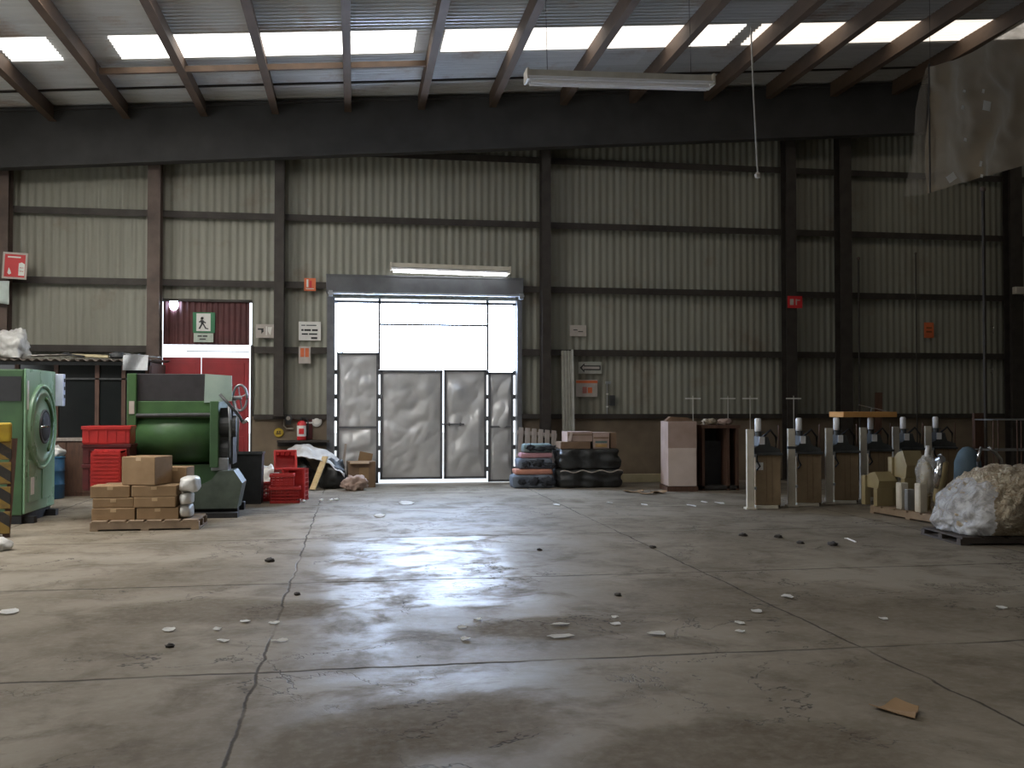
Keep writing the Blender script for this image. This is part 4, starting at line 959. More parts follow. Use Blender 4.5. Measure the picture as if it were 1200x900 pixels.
YH = 19.3
xh0, xh1 = wp(331, 560, YH)[0], wp(396, 560, YH)[0]
tag(MB().blob((0, 0, 0.24), (0.30, 0.28, 0.32), 0.3, 1.8, 31, 4, floor=0).build('black_bag', BLACKWRAP, loc=(wp(350, 560, YH)[0], YH + 0.27, 0), smooth=True), 'black plastic bag at the left under the white tarp', 'bag')
tag(MB().blob((0, 0, 0.24), (0.27, 0.28, 0.32), 0.3, 1.9, 37, 4, floor=0).build('black_bag', BLACKWRAP, loc=(wp(389, 560, YH)[0], YH + 0.2, 0), smooth=True), 'black plastic bag at the right under the white tarp, by the leaning plank', 'bag')
def tarp(u, v):
    x = -0.62 + 1.3 * u; y = -0.36 + 0.72 * v
    z = 0.80 - 0.20 * ((x + 0.12) / 0.6) ** 2 - 0.36 * max(0, -y - 0.02) * 1.4 - (0.3 * max(0, u - 0.8)) + 0.09 * noise.noise(Vector((x * 3.5, y * 4, 2))) + 0.04 * noise.noise(Vector((x * 9, y * 9, 7)))
    z -= 0.25 * max(0, 0.25 - u) * (1 - v) * 2
    return Vector((x, y, z))
tag(MB().grid(tarp, 44, 26, 0.006).build('white_tarp', TARP, loc=(wp(362, 540, YH)[0], YH + 0.25, 0), smooth=True), 'crumpled white woven tarp draped over black bags by the door', 'tarp')
px_a, pz_a = wp(366, 572, YH - 0.3); px_b, pz_b = wp(380, 541, YH - 0.05)
a, b = Vector((px_a, YH - 0.32, 0.02)), Vector((px_b + 0.02, YH - 0.05, pz_b + 0.1))
d = (b - a); L = d.length
q = d.to_track_quat('Z', 'Y').to_matrix().to_4x4()
tag(MB().box((0, 0, L / 2), (0.13, 0.03, L), None, 0.004).build('plank', PLANK, loc=a, rot=tuple(q.to_euler())), 'pale pine plank leaning against the bags under the white tarp', 'plank')
# torn box and scrap by the jamb
YT = 19.75
x0, x1 = wp(407, 560, YT)[0], wp(439, 560, YT)[0]
hx_ = wp(420, 533, YT)[1]
tb = thing('cardboard_box', 'torn brown cardboard box in front of the left door leaf', 'box', ((x0 + x1) / 2, YT, 0), 0.08, 'brown cardboard boxes')
w = x1 - x0
mb = MB(); mb.bb(-w / 2, w / 2, -0.2, 0.22, 0, hx_ * 0.8, 0.01); mb.build('carton', CARD_D, tb)
MB().box((-w * 0.1, -0.24, hx_ * 0.78), (w * 0.7, 0.1, 0.012), Matrix.Rotation(0.5, 4, 'X')).build('flap', CARD, tb)
MB().box((w * 0.2, 0.22, hx_ * 0.9), (w * 0.5, 0.012, 0.2), Matrix.Rotation(0.2, 4, 'Y')).build('flap', CARD, tb)
MB().bb(-w * 0.1, w * 0.25, -0.206, -0.2, hx_ * 0.25, hx_ * 0.62).build('panel_patch', CARD, tb)
tag(MB().blob((0, 0, 0.12), (0.22, 0.16, 0.16), 0.5, 2.2, 41, 4, floor=0).build('crumpled_paper', CARD_P, loc=(wp(416, 568, 19.0)[0], 18.95, 0), smooth=True), 'crumpled brown paper on the floor before the torn box', 'paper')
tag(MB().box((0, 0, 0.42), (0.05, 0.04, 0.86), Matrix.Rotation(0.12, 4, 'Y')).build('batten', WOOD_GREY, loc=(wp(402, 565, 19.9)[0], 19.93, 0)), 'grey wooden batten leaning upright left of the torn box', 'batten')
# shelf bar on which the hose gear sits
yb = YW - 0.2
xa, xb = wp(325, 516, yb)[0], wp(386, 516, yb)[0]; zsh = wp(355, 517, yb)[1]
tag(MB().bb(0, xb - xa, -0.12, 0.12, -0.02, 0.02).bb(0, xb - xa, 0.06, 0.12, -0.1, -0.02).build('wall_shelf', STEEL_DARK, loc=(xa, yb, zsh)), 'narrow dark shelf on the low wall below the fire extinguisher', 'shelf')
fx, fz = wp(353.5, 507, yb)
fe = thing('fire_extinguisher', 'red fire extinguisher with white label on the low wall shelf', 'fire extinguisher', (fx, yb, zsh + 0.02))
he = wp(353, 493, yb)[1] - zsh - 0.02
MB().lathe([(0, 0), (0.085, 0), (0.092, 0.02), (0.092, he * 0.82), (0.07, he * 0.95), (0.03, he), (0, he)], 28).build('cylinder', SIGNRED, fe, smooth=True)
MB().lathe([(0.094, he * 0.2), (0.094, he * 0.75)], 28).build('label_band', SIGNWHITE, fe, smooth=True)
MB().bb(-0.05, 0.05, -0.1, -0.092, he * 0.32, he * 0.6).build('label_panel', SIGNRED, fe)
MB().cyl((0, 0, he), (0, 0, he + 0.06), 0.025, seg=12).bb(-0.02, 0.1, -0.015, 0.015, he + 0.05, he + 0.07).build('valve_handle', BLACK, fe)
MB().tube([(0.03, 0, he + 0.04), (0.12, 0, he + 0.02), (0.13, -0.02, he * 0.6), (0.12, 0, he * 0.2)], 0.012, 8).build('hose', BLACK, fe, smooth=True)
xq, zq = wp(363, 503, YW - 0.12)
tag(MB().bb(-0.07, 0.05, 0, 0.05, -0.2, 0.2, 0.01).build('red_box', RED_D, loc=(xq, YW - 0.125, zq)), 'dark red wall box right behind the fire extinguisher', 'box')
xq, zq = wp(371, 494, YW - 0.15)
tag(MB().lathe([(0, 0), (0.1, 0), (0.105, 0.03), (0.06, 0.06), (0, 0.065)], 24, Matrix.Rotation(PI / 2, 4, 'X')).bb(-0.22, -0.06, -0.05, -0.02, -0.04, -0.01).build('wall_disc', SIGNWHITE, loc=(xq, YW - 0.08, zq), smooth=False), 'round white disc on the low wall right of the fire extinguisher', 'disc')
xq, zq = wp(326.5, 507, YW - 0.12)
yd = tag(MB().lathe([(0, 0), (0.095, 0), (0.095, 0.02), (0.08, 0.03), (0, 0.03)], 24, Matrix.Rotation(PI / 2, 4, 'X')).build('yellow_disc', YELLOW, loc=(xq, YW - 0.075, zq)), 'round yellow disc sign with dark marks on the low wall', 'disc')
MB().bb(-0.045, 0.045, -0.036, -0.03, -0.03, -0.012).bb(-0.035, -0.01, -0.036, -0.03, 0.0, 0.03).bb(0.01, 0.035, -0.036, -0.03, 0.0, 0.03).build('marking', SIGNINK, yd)
xq, zq = wp(338, 493, YW - 0.12)
gv = thing('gas_regulator', 'grey pipe regulator on the low wall left of the fire extinguisher', 'regulator', (xq, YW - 0.13, zq))
MB().cyl((0, -0.05, 0.05), (0, 0.05, 0.05), 0.075, seg=20).bb(-0.05, 0.05, -0.03, 0.05, -0.08, 0.0).build('body', DARKGREY, gv)
MB().cyl((0, -0.06, 0.05), (0, -0.05, 0.05), 0.04, seg=16).build('dial', SIGNPALE, gv)
MB().tube([(-0.08, 0.03, 0.12), (-0.09, 0.02, -0.1), (-0.03, 0.02, -0.16), (0.1, 0.02, -0.16)], 0.018, 8).build('pipe', CREAM, gv, smooth=True)

# ------------------------------------------------------------------ leaning pallet with cloth bales, black bales, cartons
YA = 19.26
def lean(px0, py0, px1, py1, Y): return wp(px0, py0, Y), wp(px1, py1, Y)
x0 = wp(604, 570, YA - 0.1)[0]; x1 = wp(652, 570, YA - 0.1)[0]; hp_ = wp(630, 503, YA + 0.45)[1]
lp = thing('wooden_pallet', 'grey slatted wooden pallet leaning on the wall right of the door', 'pallet', ((x0 + x1) / 2 + 0.04, YA + 0.12, 0.01), (-math.atan2(0.42, hp_), 0.10, 0), 'wooden pallets')
Lp = math.hypot(hp_, 0.40); wv = x1 - x0
for k in range(6):
    xx = -wv / 2 + wv * (k + 0.5) / 6
    MB().bb(xx - 0.05, xx + 0.05, -0.02, 0.0, 0.02, Lp, 0.003).build('slat', WOOD_GREY, lp)
for z in (0.1, Lp * 0.5, Lp - 0.1): MB().bb(-wv / 2, wv / 2, 0.0, 0.08, z - 0.04, z + 0.04).build('stringer', WOOD_GREY, lp)
# cloth bales stacked before the pallet
YBB = 18.85
xb0 = wp(601, 560, YBB)[0]; xb1 = wp(648, 560, YBB)[0]
GAPSHADE = M('cloth_gap_shade', (0.045, 0.05, 0.06), (0.03, 0.033, 0.04), 0.9, 0, 8)  # colour of the shaded gaps between rolled cloth ends
tiers = [(0.0, 0.26, BLUEGREY, 'bottom'), (0.26, 0.37, SALMON, ''), (0.37, 0.58, BLUEGREY, ''), (0.58, 0.68, PINK, ''), (0.68, 0.86, TEAL, '')]
names = ['blue grey cloth bale lowest in the stack by the door jamb', 'salmon cloth bale above the lowest blue grey bale by the door', 'blue grey cloth bale in the middle of the stack by the door', 'pink cloth bale in the stack by the door', 'grey teal cloth bale on top of the stack by the door']
def bale(w, d, h, seed, k_=1.0):
    mb = MB()
    mb.box((0, 0, h / 2), (w, d, h), None, min(h * 0.3, 0.05))
    bmesh.ops.subdivide_edges(mb.bm, edges=[e for e in mb.bm.edges if e.calc_length() > 0.15], cuts=11, use_grid_fill=True)
    for v in mb.bm.verts:
        n = noise.noise(Vector((v.co.x * 6 + seed, v.co.y * 6, v.co.z * 9)))
        k = 1 + 0.05 * n * k_; v.co.x *= k; v.co.y *= 1 + (0.09 * n + 0.05 * math.sin(v.co.x * 16 + seed)) * k_
        v.co.z = max(0.0, min(h, v.co.z + (0.02 * n if 0.02 < v.co.z < h - 0.02 else 0)))
    return mb
for i, ((z0, z1, m, _), lb) in enumerate(zip(tiers, names)):
    w = (xb1 - xb0) - 0.05 * i
    b_ = bale(w, 0.46 - 0.03 * i, z1 - z0 - 0.004, i * 3.3).build('cloth_bale', m, loc=((xb0 + xb1) / 2 + 0.035 * i, YBB + 0.23 + 0.03 * i, z0), smooth=True)
    tag(b_, lb, 'bale', 'cloth bales beside the door')
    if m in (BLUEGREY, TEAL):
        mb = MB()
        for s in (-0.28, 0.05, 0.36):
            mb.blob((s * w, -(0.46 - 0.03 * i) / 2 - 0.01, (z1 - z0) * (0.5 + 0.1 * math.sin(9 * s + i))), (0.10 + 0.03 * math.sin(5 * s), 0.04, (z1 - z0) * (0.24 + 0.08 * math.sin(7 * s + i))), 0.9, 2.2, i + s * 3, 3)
        mb.build('gap_shade_blob', GAPSHADE, b_, smooth=True)  # dark blobs stand in for shade in the gaps of the bale
# black wrapped bales
YK = 18.75
xk0, xk1 = wp(656, 560, YK)[0], wp(729, 560, YK)[0]
zk = [0.0, wp(690, 550, YK)[1], wp(690, 526, YK)[1]]
for i, (lb, sx) in enumerate((('lower black plastic wrapped bale right of the cloth bales', 1.0), ('upper black plastic wrapped bale under the cartons', 0.97))):
    w = (xk1 - xk0) * sx; h = zk[i + 1] - zk[i] - 0.004
    b_ = bale(w, 0.66, h, 20 + i * 7, 2.2).build('black_bale', BLACKWRAP, loc=((xk0 + xk1) / 2, YK + 0.33, zk[i]), smooth=True)
    tag(b_, lb, 'bale', 'black wrapped bales')
    pts = [(-w / 2 + w * k / 24, -0.36 - 0.012 * math.sin(k * 1.3), h - 0.035 + 0.022 * math.sin(k * 0.9)) for k in range(25)]
    if i == 0: MB().tube(pts, 0.012, 6).build('pale_edge', SIGNPALE, b_, smooth=True)
# cartons on top
def small_box(label, px0, px1, py0, py1, Y, d, z, mat, rz=0.0):
    x0, x1 = wp(px0, py1, Y)[0], wp(px1, py1, Y)[0]; w = x1 - x0; h = wp(px0, py0, Y)[1] - z
    t = thing('cardboard_box', label, 'box', ((x0 + x1) / 2, Y + d / 2, z), rz, 'brown cardboard boxes')
    MB().bb(-w / 2, w / 2, -d / 2, d / 2, 0, h, 0.006).build('carton', mat, t)
    MB().bb(-w / 2 + 0.01, w / 2 - 0.01, -d / 2 - 0.003, -d / 2 - 0.0, h * 0.62, h * 0.72).build('flap_edge', CARD_D, t)
    return t
zc = zk[2] + 0.0
zmid = wp(680, 518, YK)[1]
small_box('flat brown carton lying lowest on the black bales', 657, 692, 518, 526, YK + 0.05, 0.5, zc, CARD_D)
t = small_box('brown carton with a lifted flap on top of the black bales, left side', 664, 694, 506, 518, YK + 0.08, 0.42, zmid + 0.003, CARD_P, 0.05)
MB().box((-0.2, -0.24, 0.1), (0.05, 0.01, 0.18), Matrix.Rotation(0.25, 4, 'Y')).build('lifted_flap', CARD_PALE, t)
t = small_box('brown carton with coloured side on the black bales, right side', 695, 714, 507, 526, YK + 0.1, 0.4, zc, CARD_P)
MB().bb(-0.12, 0.12, -0.205, -0.2, 0.03, 0.09).build('ochre_print', M('ochre_print', (0.45, 0.28, 0.1), None, 0.6), t)
MB().bb(-0.12, 0.12, -0.205, -0.2, 0.11, 0.15).build('green_print', M('green_print', (0.12, 0.18, 0.16), None, 0.6), t)
small_box('narrow dark brown carton at the right end of the black bales', 715, 722.5, 507, 527, YK + 0.15, 0.4, zc, CARD_D)
# leaning stack of ribbed sheets
xs0, xs1 = wp(658, 460, YW - 0.3)[0], wp(671, 460, YW - 0.3)[0]; hs = wp(665, 411, YW - 0.15)[1]
sh = thing('ribbed_sheet', 'narrow ribbed pale metal panel standing upright against the wall', 'panel', ((xs0 + xs1) / 2, YW - 0.46, 0), (-math.atan2(0.18, hs), 0, 0))
mb = MB()
ww = xs1 - xs0
for k in range(4): mb.bb(-ww / 2 + ww * k / 4 + 0.006, -ww / 2 + ww * (k + 1) / 4 - 0.006, -0.03, 0.01, 0, hs, 0.006)
mb.bb(-ww / 2, ww / 2, -0.005, 0.01, 0, hs - 0.01)
mb.build('ribbed_panel', M('pale_panel', (0.36, 0.35, 0.30), (0.29, 0.28, 0.23), 0.5), sh)
MB().bb(ww / 2 - 0.02, ww / 2 + 0.015, -0.04, 0.015, 0, hs + 0.02).build('edge_strip', M('bright_strip', (0.5, 0.5, 0.46), None, 0.4), sh)
# switch box and conduit
xq, zq = wp(717, 470, YW - 0.07)
sw = thing('switch_box', 'small dark switch box with conduit on the wall right of the notices', 'switch', (xq, YW - 0.06, zq))
MB().bb(-0.06, 0.06, -0.05, 0.03, -0.1, 0.12, 0.006).build('box', DARKGREY, sw)
MB().cyl((-0.1, 0, -0.3), (-0.1, 0, 0.4), 0.012, seg=8).bb(-0.14, -0.03, -0.03, 0.0, 0.36, 0.42).build('conduit', STEELGREY, sw)
for z in (0.4, 0.15, -0.12): MB().bb(-0.12, -0.08, -0.02, 0.0, z - 0.015, z + 0.015).build('clip', SIGNWHITE, sw)
# pale strip along the wall and cardboard flats on the floor
xq0, xq1 = wp(729, 560, YW - 0.25)[0], wp(792, 560, YW - 0.25)[0]
tag(MB().bb(0, xq1 - xq0, -0.06, 0.06, 0, 0.17, 0.01).build('foam_strip', PALEYELLOW, loc=(xq0, YW - 0.22, 0)), 'long pale yellow foam block along the wall base left of the pink crate', 'foam block')
for i, (px, py, w, d, a, lb) in enumerate(((742, 577, 0.35, 0.2, 0.2, 'flat brown cardboard scrap nearest the black bales'), (757, 579, 0.3, 0.22, -0.4, 'flat brown cardboard scrap in the middle of the row by the wall'), (772, 578, 0.28, 0.2, 0.7, 'flat brown cardboard scrap nearest the pink crate'))):
    x, y = gp(px, py)
    tag(MB().grid(lambda u, v: Vector(((u - 0.5) * w, (v - 0.5) * d, 0.012 + 0.03 * (2 * u - 1) ** 2 + 0.01 * math.sin(5 * v))), 6, 4, 0.005).build('cardboard_scrap', CARD, loc=(x, y, 0.002), rot=a), lb, 'cardboard', 'cardboard scraps by the wall')

# ------------------------------------------------------------------ pink crate, brown cabinet
YQ = gp(800, 576)[1]
x0, x1 = wp(786, 560, YQ)[0], wp(819, 560, YQ)[0]; hq = wp(800, 494, YQ)[1]
pcx = thing('board_crate', 'tall pinkish board crate with a pale lower front panel', 'crate', ((x0 + x1) / 2, YQ + 0.35, 0), math.radians(-6))
w = x1 - x0
MB().bb(-w / 2, w / 2, -0.32, 0.35, 0.10, hq, 0.008).build('body', CARD_P, pcx)
MB().bb(-w / 2 + 0.0, w / 2 - 0.02, -0.335, -0.32, 0.10, hq * 0.62).build('front_panel', CARD_PALE, pcx)
MB().bb(-w / 2 - 0.02, w / 2 + 0.02, -0.33, 0.36, 0.0, 0.09).build('base_board', WOOD_BROWN, pcx)
MB().prism([(-w / 2, hq), (w / 2, hq), (w / 2 - 0.12, hq + 0.07), (-w / 2 + 0.1, hq + 0.09)], -0.1, 0.1).build('lid_flap', CARD_D, pcx)
x2, x3 = wp(823, 560, YQ + 0.1)[0], wp(866, 560, YQ + 0.1)[0]; hc = wp(845, 502, YQ)[1]
cb = thing('open_cabinet', 'dark brown open-fronted cabinet between the pink crate and the presses', 'cabinet', ((x2 + x3) / 2, YQ + 0.1, 0))
w = x3 - x2
mb = MB(); mb.bb(-w / 2, -w / 2 + 0.05, 0, 0.6, 0, hc); mb.bb(w / 2 - 0.05, w / 2, 0, 0.6, 0, hc); mb.bb(w * 0.18, w * 0.18 + 0.05, 0, 0.6, 0, hc); mb.build('side_panel', WOOD_BROWN, cb)
MB().bb(-w / 2 - 0.02, w / 2 + 0.02, -0.03, 0.62, hc, hc + 0.06).build('top', WOOD_BROWN, cb)
mb = MB(); mb.bb(-w / 2, w / 2, 0.57, 0.6, 0, hc); mb.bb(-w / 2, w / 2, 0, 0.6, 0.03, 0.09); mb.build('back_panel', M('dark_cabinet_back', (0.05, 0.045, 0.04), None, 0.7), cb)
MB().bb(-w / 2 + 0.1, w * 0.16, 0.3, 0.32, 0.09, hc - 0.25).build('dark_curtain', BLACK, cb)
for i, px in enumerate((832, 850)):
    x, _ = wp(px, 500, YQ + 0.3)
    tag(MB().blob((0, 0, 0.05), (0.14, 0.12, 0.07), 0.5, 2, 51 + i, 3, floor=0).build('cloth_scrap', CARD_P if i else CLOTH, loc=(x, YQ + 0.35, hc + 0.06), smooth=True), ('crumpled dull cloth on the left of the brown cabinet top', 'crumpled pinkish cloth on the right of the brown cabinet top')[i], 'cloth')

# ------------------------------------------------------------------ row of presses
spots = [(892, 14.75), (940, 15.0), (984, 15.3), (1024, 15.7), (1062, 16.1), (1100, 16.5)]
pl = ['tan press with a white paper tag, first of the row from the left', 'tan press second from the left in the row, banded white post', 'tan press third from the left in the row', 'tan press fourth from the left, under the orange board', 'tan press fifth from the left behind the pallet of press forms', 'tan press last in the row, behind the hanging clear bags']
def make_press():
    t = thing('garment_press', pl[0], 'press', (0, 0, 0), 0, 'row of tan presses')
    MB().bb(-0.30, -0.19, -0.30, -0.22, 0.03, 1.24, 0.006).bb(-0.33, -0.16, -0.36, -0.18, 0.0, 0.03, 0.004).build('post', CREAM, t)
    MB().bb(-0.14, 0.26, -0.18, 0.34, 0.05, 0.86, 0.01).build('cabinet', TANPANEL, t)
    MB().bb(-0.15, 0.20, -0.25, 0.36, 0.0, 0.05, 0.004).build('base_plate', CREAM, t)
    mb = MB(); mb.prism([(-0.16, 0.86), (0.26, 0.86), (0.24, 0.93), (0.1, 0.98), (0.06, 1.12), (-0.06, 1.12), (-0.1, 0.98), (-0.16, 0.95)], -0.2, 0.25)
    mb.bb(-0.17, 0.28, -0.24, 0.28, 0.83, 0.87, 0.01); mb.build('head', DARKGREY, t)
    MB().tube([(-0.12, -0.2, 0.84), (-0.13, -0.24, 0.75), (-0.08, -0.22, 0.66), (-0.13, -0.21, 0.6)], 0.014, 8).build('hose', BLACK, t, smooth=True)
    MB().tube([(0.05, 0.1, 1.1), (0.18, 0.1, 1.22), (0.27, 0.1, 1.1), (0.26, 0.1, 0.9)], 0.02, 8).build('hose', BLACK, t, smooth=True)
    MB().cyl((-0.04, 0, 1.12), (-0.04, 0, 1.20), 0.05, seg=14).bb(-0.09, 0.04, -0.04, 0.04, 1.185, 1.20).build('neck', DARKGREY, t)
    MB().lathe([(0, 1.20), (0.045, 1.20), (0.05, 1.22), (0.05, 1.39), (0.035, 1.41), (0, 1.41)], 18, Matrix.Translation((-0.05, 0, 0))).build('top_cylinder', WHITE, t, smooth=True)
    MB().bb(-0.085, 0.0, -0.225, -0.2, 1.0, 1.12, 0.006).build('white_cap', WHITE, t)
    MB().bb(-0.2, -0.14, -0.26, -0.2, 0.8, 0.85).bb(-0.2, -0.14, -0.26, -0.2, 0.3, 0.34).build('clamp', STEELGREY, t)
    MB().cyl((0.30, 0.05, 0.0), (0.30, 0.05, 1.3), 0.012, seg=8).bb(0.24, 0.31, 0.03, 0.07, 0.88, 0.9).build('side_rod', WOOD_BROWN, t)
    for s in (0.03, 0.12): MB().bb(s, s + 0.006, -0.186, -0.178, 0.1, 0.82).build('panel_seam', CARD_D, t)
    return t
proto = make_press(); ps = []
for i, (px, y) in enumerate(spots):
    x = wp(px, 550, y)[0]
    o = proto if i == 0 else dup(proto, (x, y, 0), 0, pl[i])
    o.location = (x, y, 0); o.rotation_euler = (0, 0, math.radians(-8 - 2 * i)); ps.append(o)
MB().bb(-0.13, -0.02, -0.19, -0.18, 0.6, 0.72).build('paper_tag', PAPER_AND_LIGHT, ps[0])
MB().bb(-0.305, -0.185, -0.305, -0.215, 0.92, 0.96).build('dark_band', DARKGREY, ps[1])
# orange board over the presses, with thin wire on it
bx_, by_ = wp(1008, 495, 15.5)[0], 15.55
x0, x1 = wp(980, 495, 15.55)[0], wp(1042, 495, 15.55)[0]; zo = 1.415
tag(MB().box(((x0 + x1) / 2, 0, 0), (x1 - x0, 0.5, 0.09), math.radians(0), 0.004).build('orange_board', ORANGECARD, loc=(0, by_, zo + 0.045)), 'orange brown board laid across the tops of two presses', 'board')
xa = wp(1006, 483, by_)[0]; xb = wp(1042, 490, by_)[0]
tag(MB().tube([(0, 0, 0.12), (0.22, -0.05, 0.07), (0.45, -0.1, 0.012)], 0.008, 6).tube([(0.2, -0.05, 0.0), (0.22, -0.05, 0.07)], 0.008, 6).build('bent_wire', STEELGREY, loc=(xa, by_, zo + 0.09)), 'thin bent wire rod lying on the orange board', 'wire')
# wire T stands on the wall ledge behind
for px, lb in ((812, 'first'), (853, 'second'), (879, 'third'), (930, 'fourth')):
    Yw = YW - (0.6 if px > 900 else 0.3); x, z = wp(px, 467, Yw)
    tag(MB().bb(-0.17, 0.17, -0.01, 0.01, -0.012, 0.012).cyl((0, 0, 0), (0, 0, -z), 0.007, seg=6).cyl((0, -0.0, 0), (0, 0.0, 0.06), 0.006, seg=6).build('wire_stand', SIGNWHITE, loc=(x, Yw, z)), lb + ' thin T-shaped wire stand from the left before the right wall', 'wire stand', 'thin wire stands')

# ------------------------------------------------------------------ pallet of press forms
pxA, pyA = gp(1018, 601); pxB, pyB = gp(1112, 618)
ang = math.atan2(pyB - pyA, pxB - pxA); Lq = math.hypot(pxB - pxA, pyB - pyA)
fp = pallet('wooden_pallet', 'low dark wooden pallet carrying the ochre press forms at right', 0, 0, 0, Lq, 0.8, WOOD, ang, 0.12)
n_ = Vector((-math.sin(ang), math.cos(ang), 0)); dv = Vector((math.cos(ang), math.sin(ang), 0))
mid = Vector(((pxA + pxB) / 2, (pyA + pyB) / 2, 0)) + n_ * 0.42
fp.location = mid
def on_p(px, dy, z=0.12):
    f = (px - 1018) / (1112 - 1018); y = pyA + (pyB - pyA) * f + dy
    return Vector((wp(px, 560, y)[0], y, z))
forms = [(1031, 0.22, 'ochre press form at the left end of the pallet', 0.44), (1063, 0.62, 'tallest ochre press form in the middle of the pallet', 0.72)]
for px, dy, lb, h in forms:
    pf = thing('press_form', lb, 'press form', on_p(px, dy), ang, 'ochre press forms')
    MB().bb(-0.18, -0.08, -0.2, -0.1, 0, h, 0.01).build('leg', OCHRE, pf)
    MB().bb(0.10, 0.19, -0.18, 0.1, 0, h * 0.6, 0.01).build('leg', OCHRE, pf)
    MB().prism([(-0.08, h * 0.6), (0.19, h * 0.6), (0.22, h * 0.85), (0.12, h * 1.15), (0.0, h * 1.1), (-0.08, h)], -0.16, 0.14).build('body', OCHRE, pf)
    MB().bb(-0.08, 0.1, -0.06, 0.1, 0, h * 0.55).build('dark_recess', BLACK, pf)
for px, dy, lb, h, m in ((1057, 0.12, 'short pale upright block on the pallet front, left one', 0.38, CREAM), (1065.5, 0.13, 'short grey upright block between the pale ones on the pallet', 0.30, STEELGREY), (1079, 0.12, 'short pale upright block on the pallet front, right one', 0.40, CREAM)):
    w2 = 0.125 if m is CREAM else 0.07
    b_ = tag(MB().bb(-w2 / 2, w2 / 2, -0.06, 0.06, 0, h, 0.012).build('upright_block', m, loc=on_p(px, dy), rot=ang), lb, 'block', 'upright blocks on the pallet')
    MB().bb(-w2 / 2 + 0.015, w2 / 2 - 0.015, -0.068, -0.06, h * 0.1, h * 0.9, 0.003).build('face_plate', m, b_)
# clear-bagged forms
p = on_p(1086, 0.42)
cg = thing('bagged_form', 'garment form under a clear plastic bag with a pale neck on the pallet', 'garment form', p, ang)
MB().blob((0, 0, 0.50), (0.15, 0.13, 0.30), 0.18, 2.0, 61, 4).build('clear_bag', CLEAR, cg, smooth=True)
MB().cyl((0, 0, 0), (0, 0, 0.4), 0.05, seg=12).blob((0, 0, 0.48), (0.10, 0.08, 0.22), 0.1, 1.5, 62, 3).build('form', OCHRE, cg, smooth=True)
MB().cyl((0, 0, 0.76), (0.03, 0, 0.92), 0.03, 0.025, seg=12).build('neck', WHITE, cg)
p = on_p(1100, 0.32)
st_ = thing('steam_arm', 'shiny bent chrome steam arm standing at the right end of the pallet', 'steam arm', p, ang)
MB().tube([(-0.06, 0, 0.0), (-0.06, 0, 0.18), (-0.03, 0, 0.28), (0.06, 0, 0.50), (0.11, 0, 0.72)], [0.05, 0.05, 0.055, 0.07, 0.065], 14).build('arm', OCHRE, st_, smooth=True)
MB().tube([(0.0, -0.04, 0.36), (0.06, -0.05, 0.53), (0.105, -0.045, 0.73)], [0.05, 0.06, 0.05], 14).build('chrome_sleeve', CHROME, st_, smooth=True)
MB().cyl((0.06, -0.05, 0.73), (0.15, -0.05, 0.76), 0.05, seg=14).tube([(0.11, 0, 0.75), (0.05, 0, 0.82), (0.0, 0, 0.80)], 0.012, 8).build('top_joint', STEELGREY, st_)

# ------------------------------------------------------------------ big cloth bundle at the right edge
bxx, byy = gp(1170, 640)
bu = thing('cloth_bundle', 'huge beige cloth bundle in clear plastic at the right edge of the hall', 'bundle', (bxx + 0.52, byy + 0.50, 0.0), 0)
zt = wp(1160, 550, byy + 0.4)[1]
def crinkle(mb, fr, amp):
    for v in mb.bm.verts:
        if v.co.z < 0.11: continue
        q = Vector((v.co.x * fr, v.co.y * fr, v.co.z * fr * 1.6)) + Vector((0.6 * noise.noise(v.co * 3), 0, 0))
        d = amp * (0.5 - abs(noise.noise(q))) + amp * 0.5 * (0.5 - abs(noise.noise(q * 2.3)))
        v.co += v.co.normalized() * d
    return mb
def bundle_body(k):
    mb = MB().blob((0, 0, 0.10 + (zt - 0.10) * 0.42), (0.74 * k, 0.60 * k, (zt - 0.1) * 0.57 * k), 0.10, 1.7, 71, 6, floor=0.1, power=0.8)
    for v in mb.bm.verts:                                            # spills out low on its left side
        lowf = max(0.0, 1 - (v.co.z - 0.1) / 0.75); l_ = max(0.0, min(1.0, (-v.co.x - 0.1) / 0.5))
        v.co.x -= 0.16 * lowf * l_
        v.co.x += 0.20 * l_ * (1 - lowf)
    return mb
crinkle(bundle_body(1.0), 5.5, 0.11).build('cloth', CLOTH, bu, smooth=True)
sh_ = crinkle(bundle_body(1.10), 2.5, 0.04)
bmesh.ops.delete(sh_.bm, geom=[v for v in sh_.bm.verts if v.co.x > -0.60 + 0.10 * v.co.z + 0.10 * noise.noise(v.co * 4) or v.co.z < 0.102], context='VERTS')
sh_.build('clear_wrap', WRAP, bu, smooth=True)
pallet('wooden_pallet', 'dark low pallet under the big cloth bundle at the right edge', bxx + 0.46, byy + 0.50, 0, 1.62, 1.0, M('dark_pallet_wood', (0.07, 0.055, 0.045), None, 0.8), -0.12, 0.095)
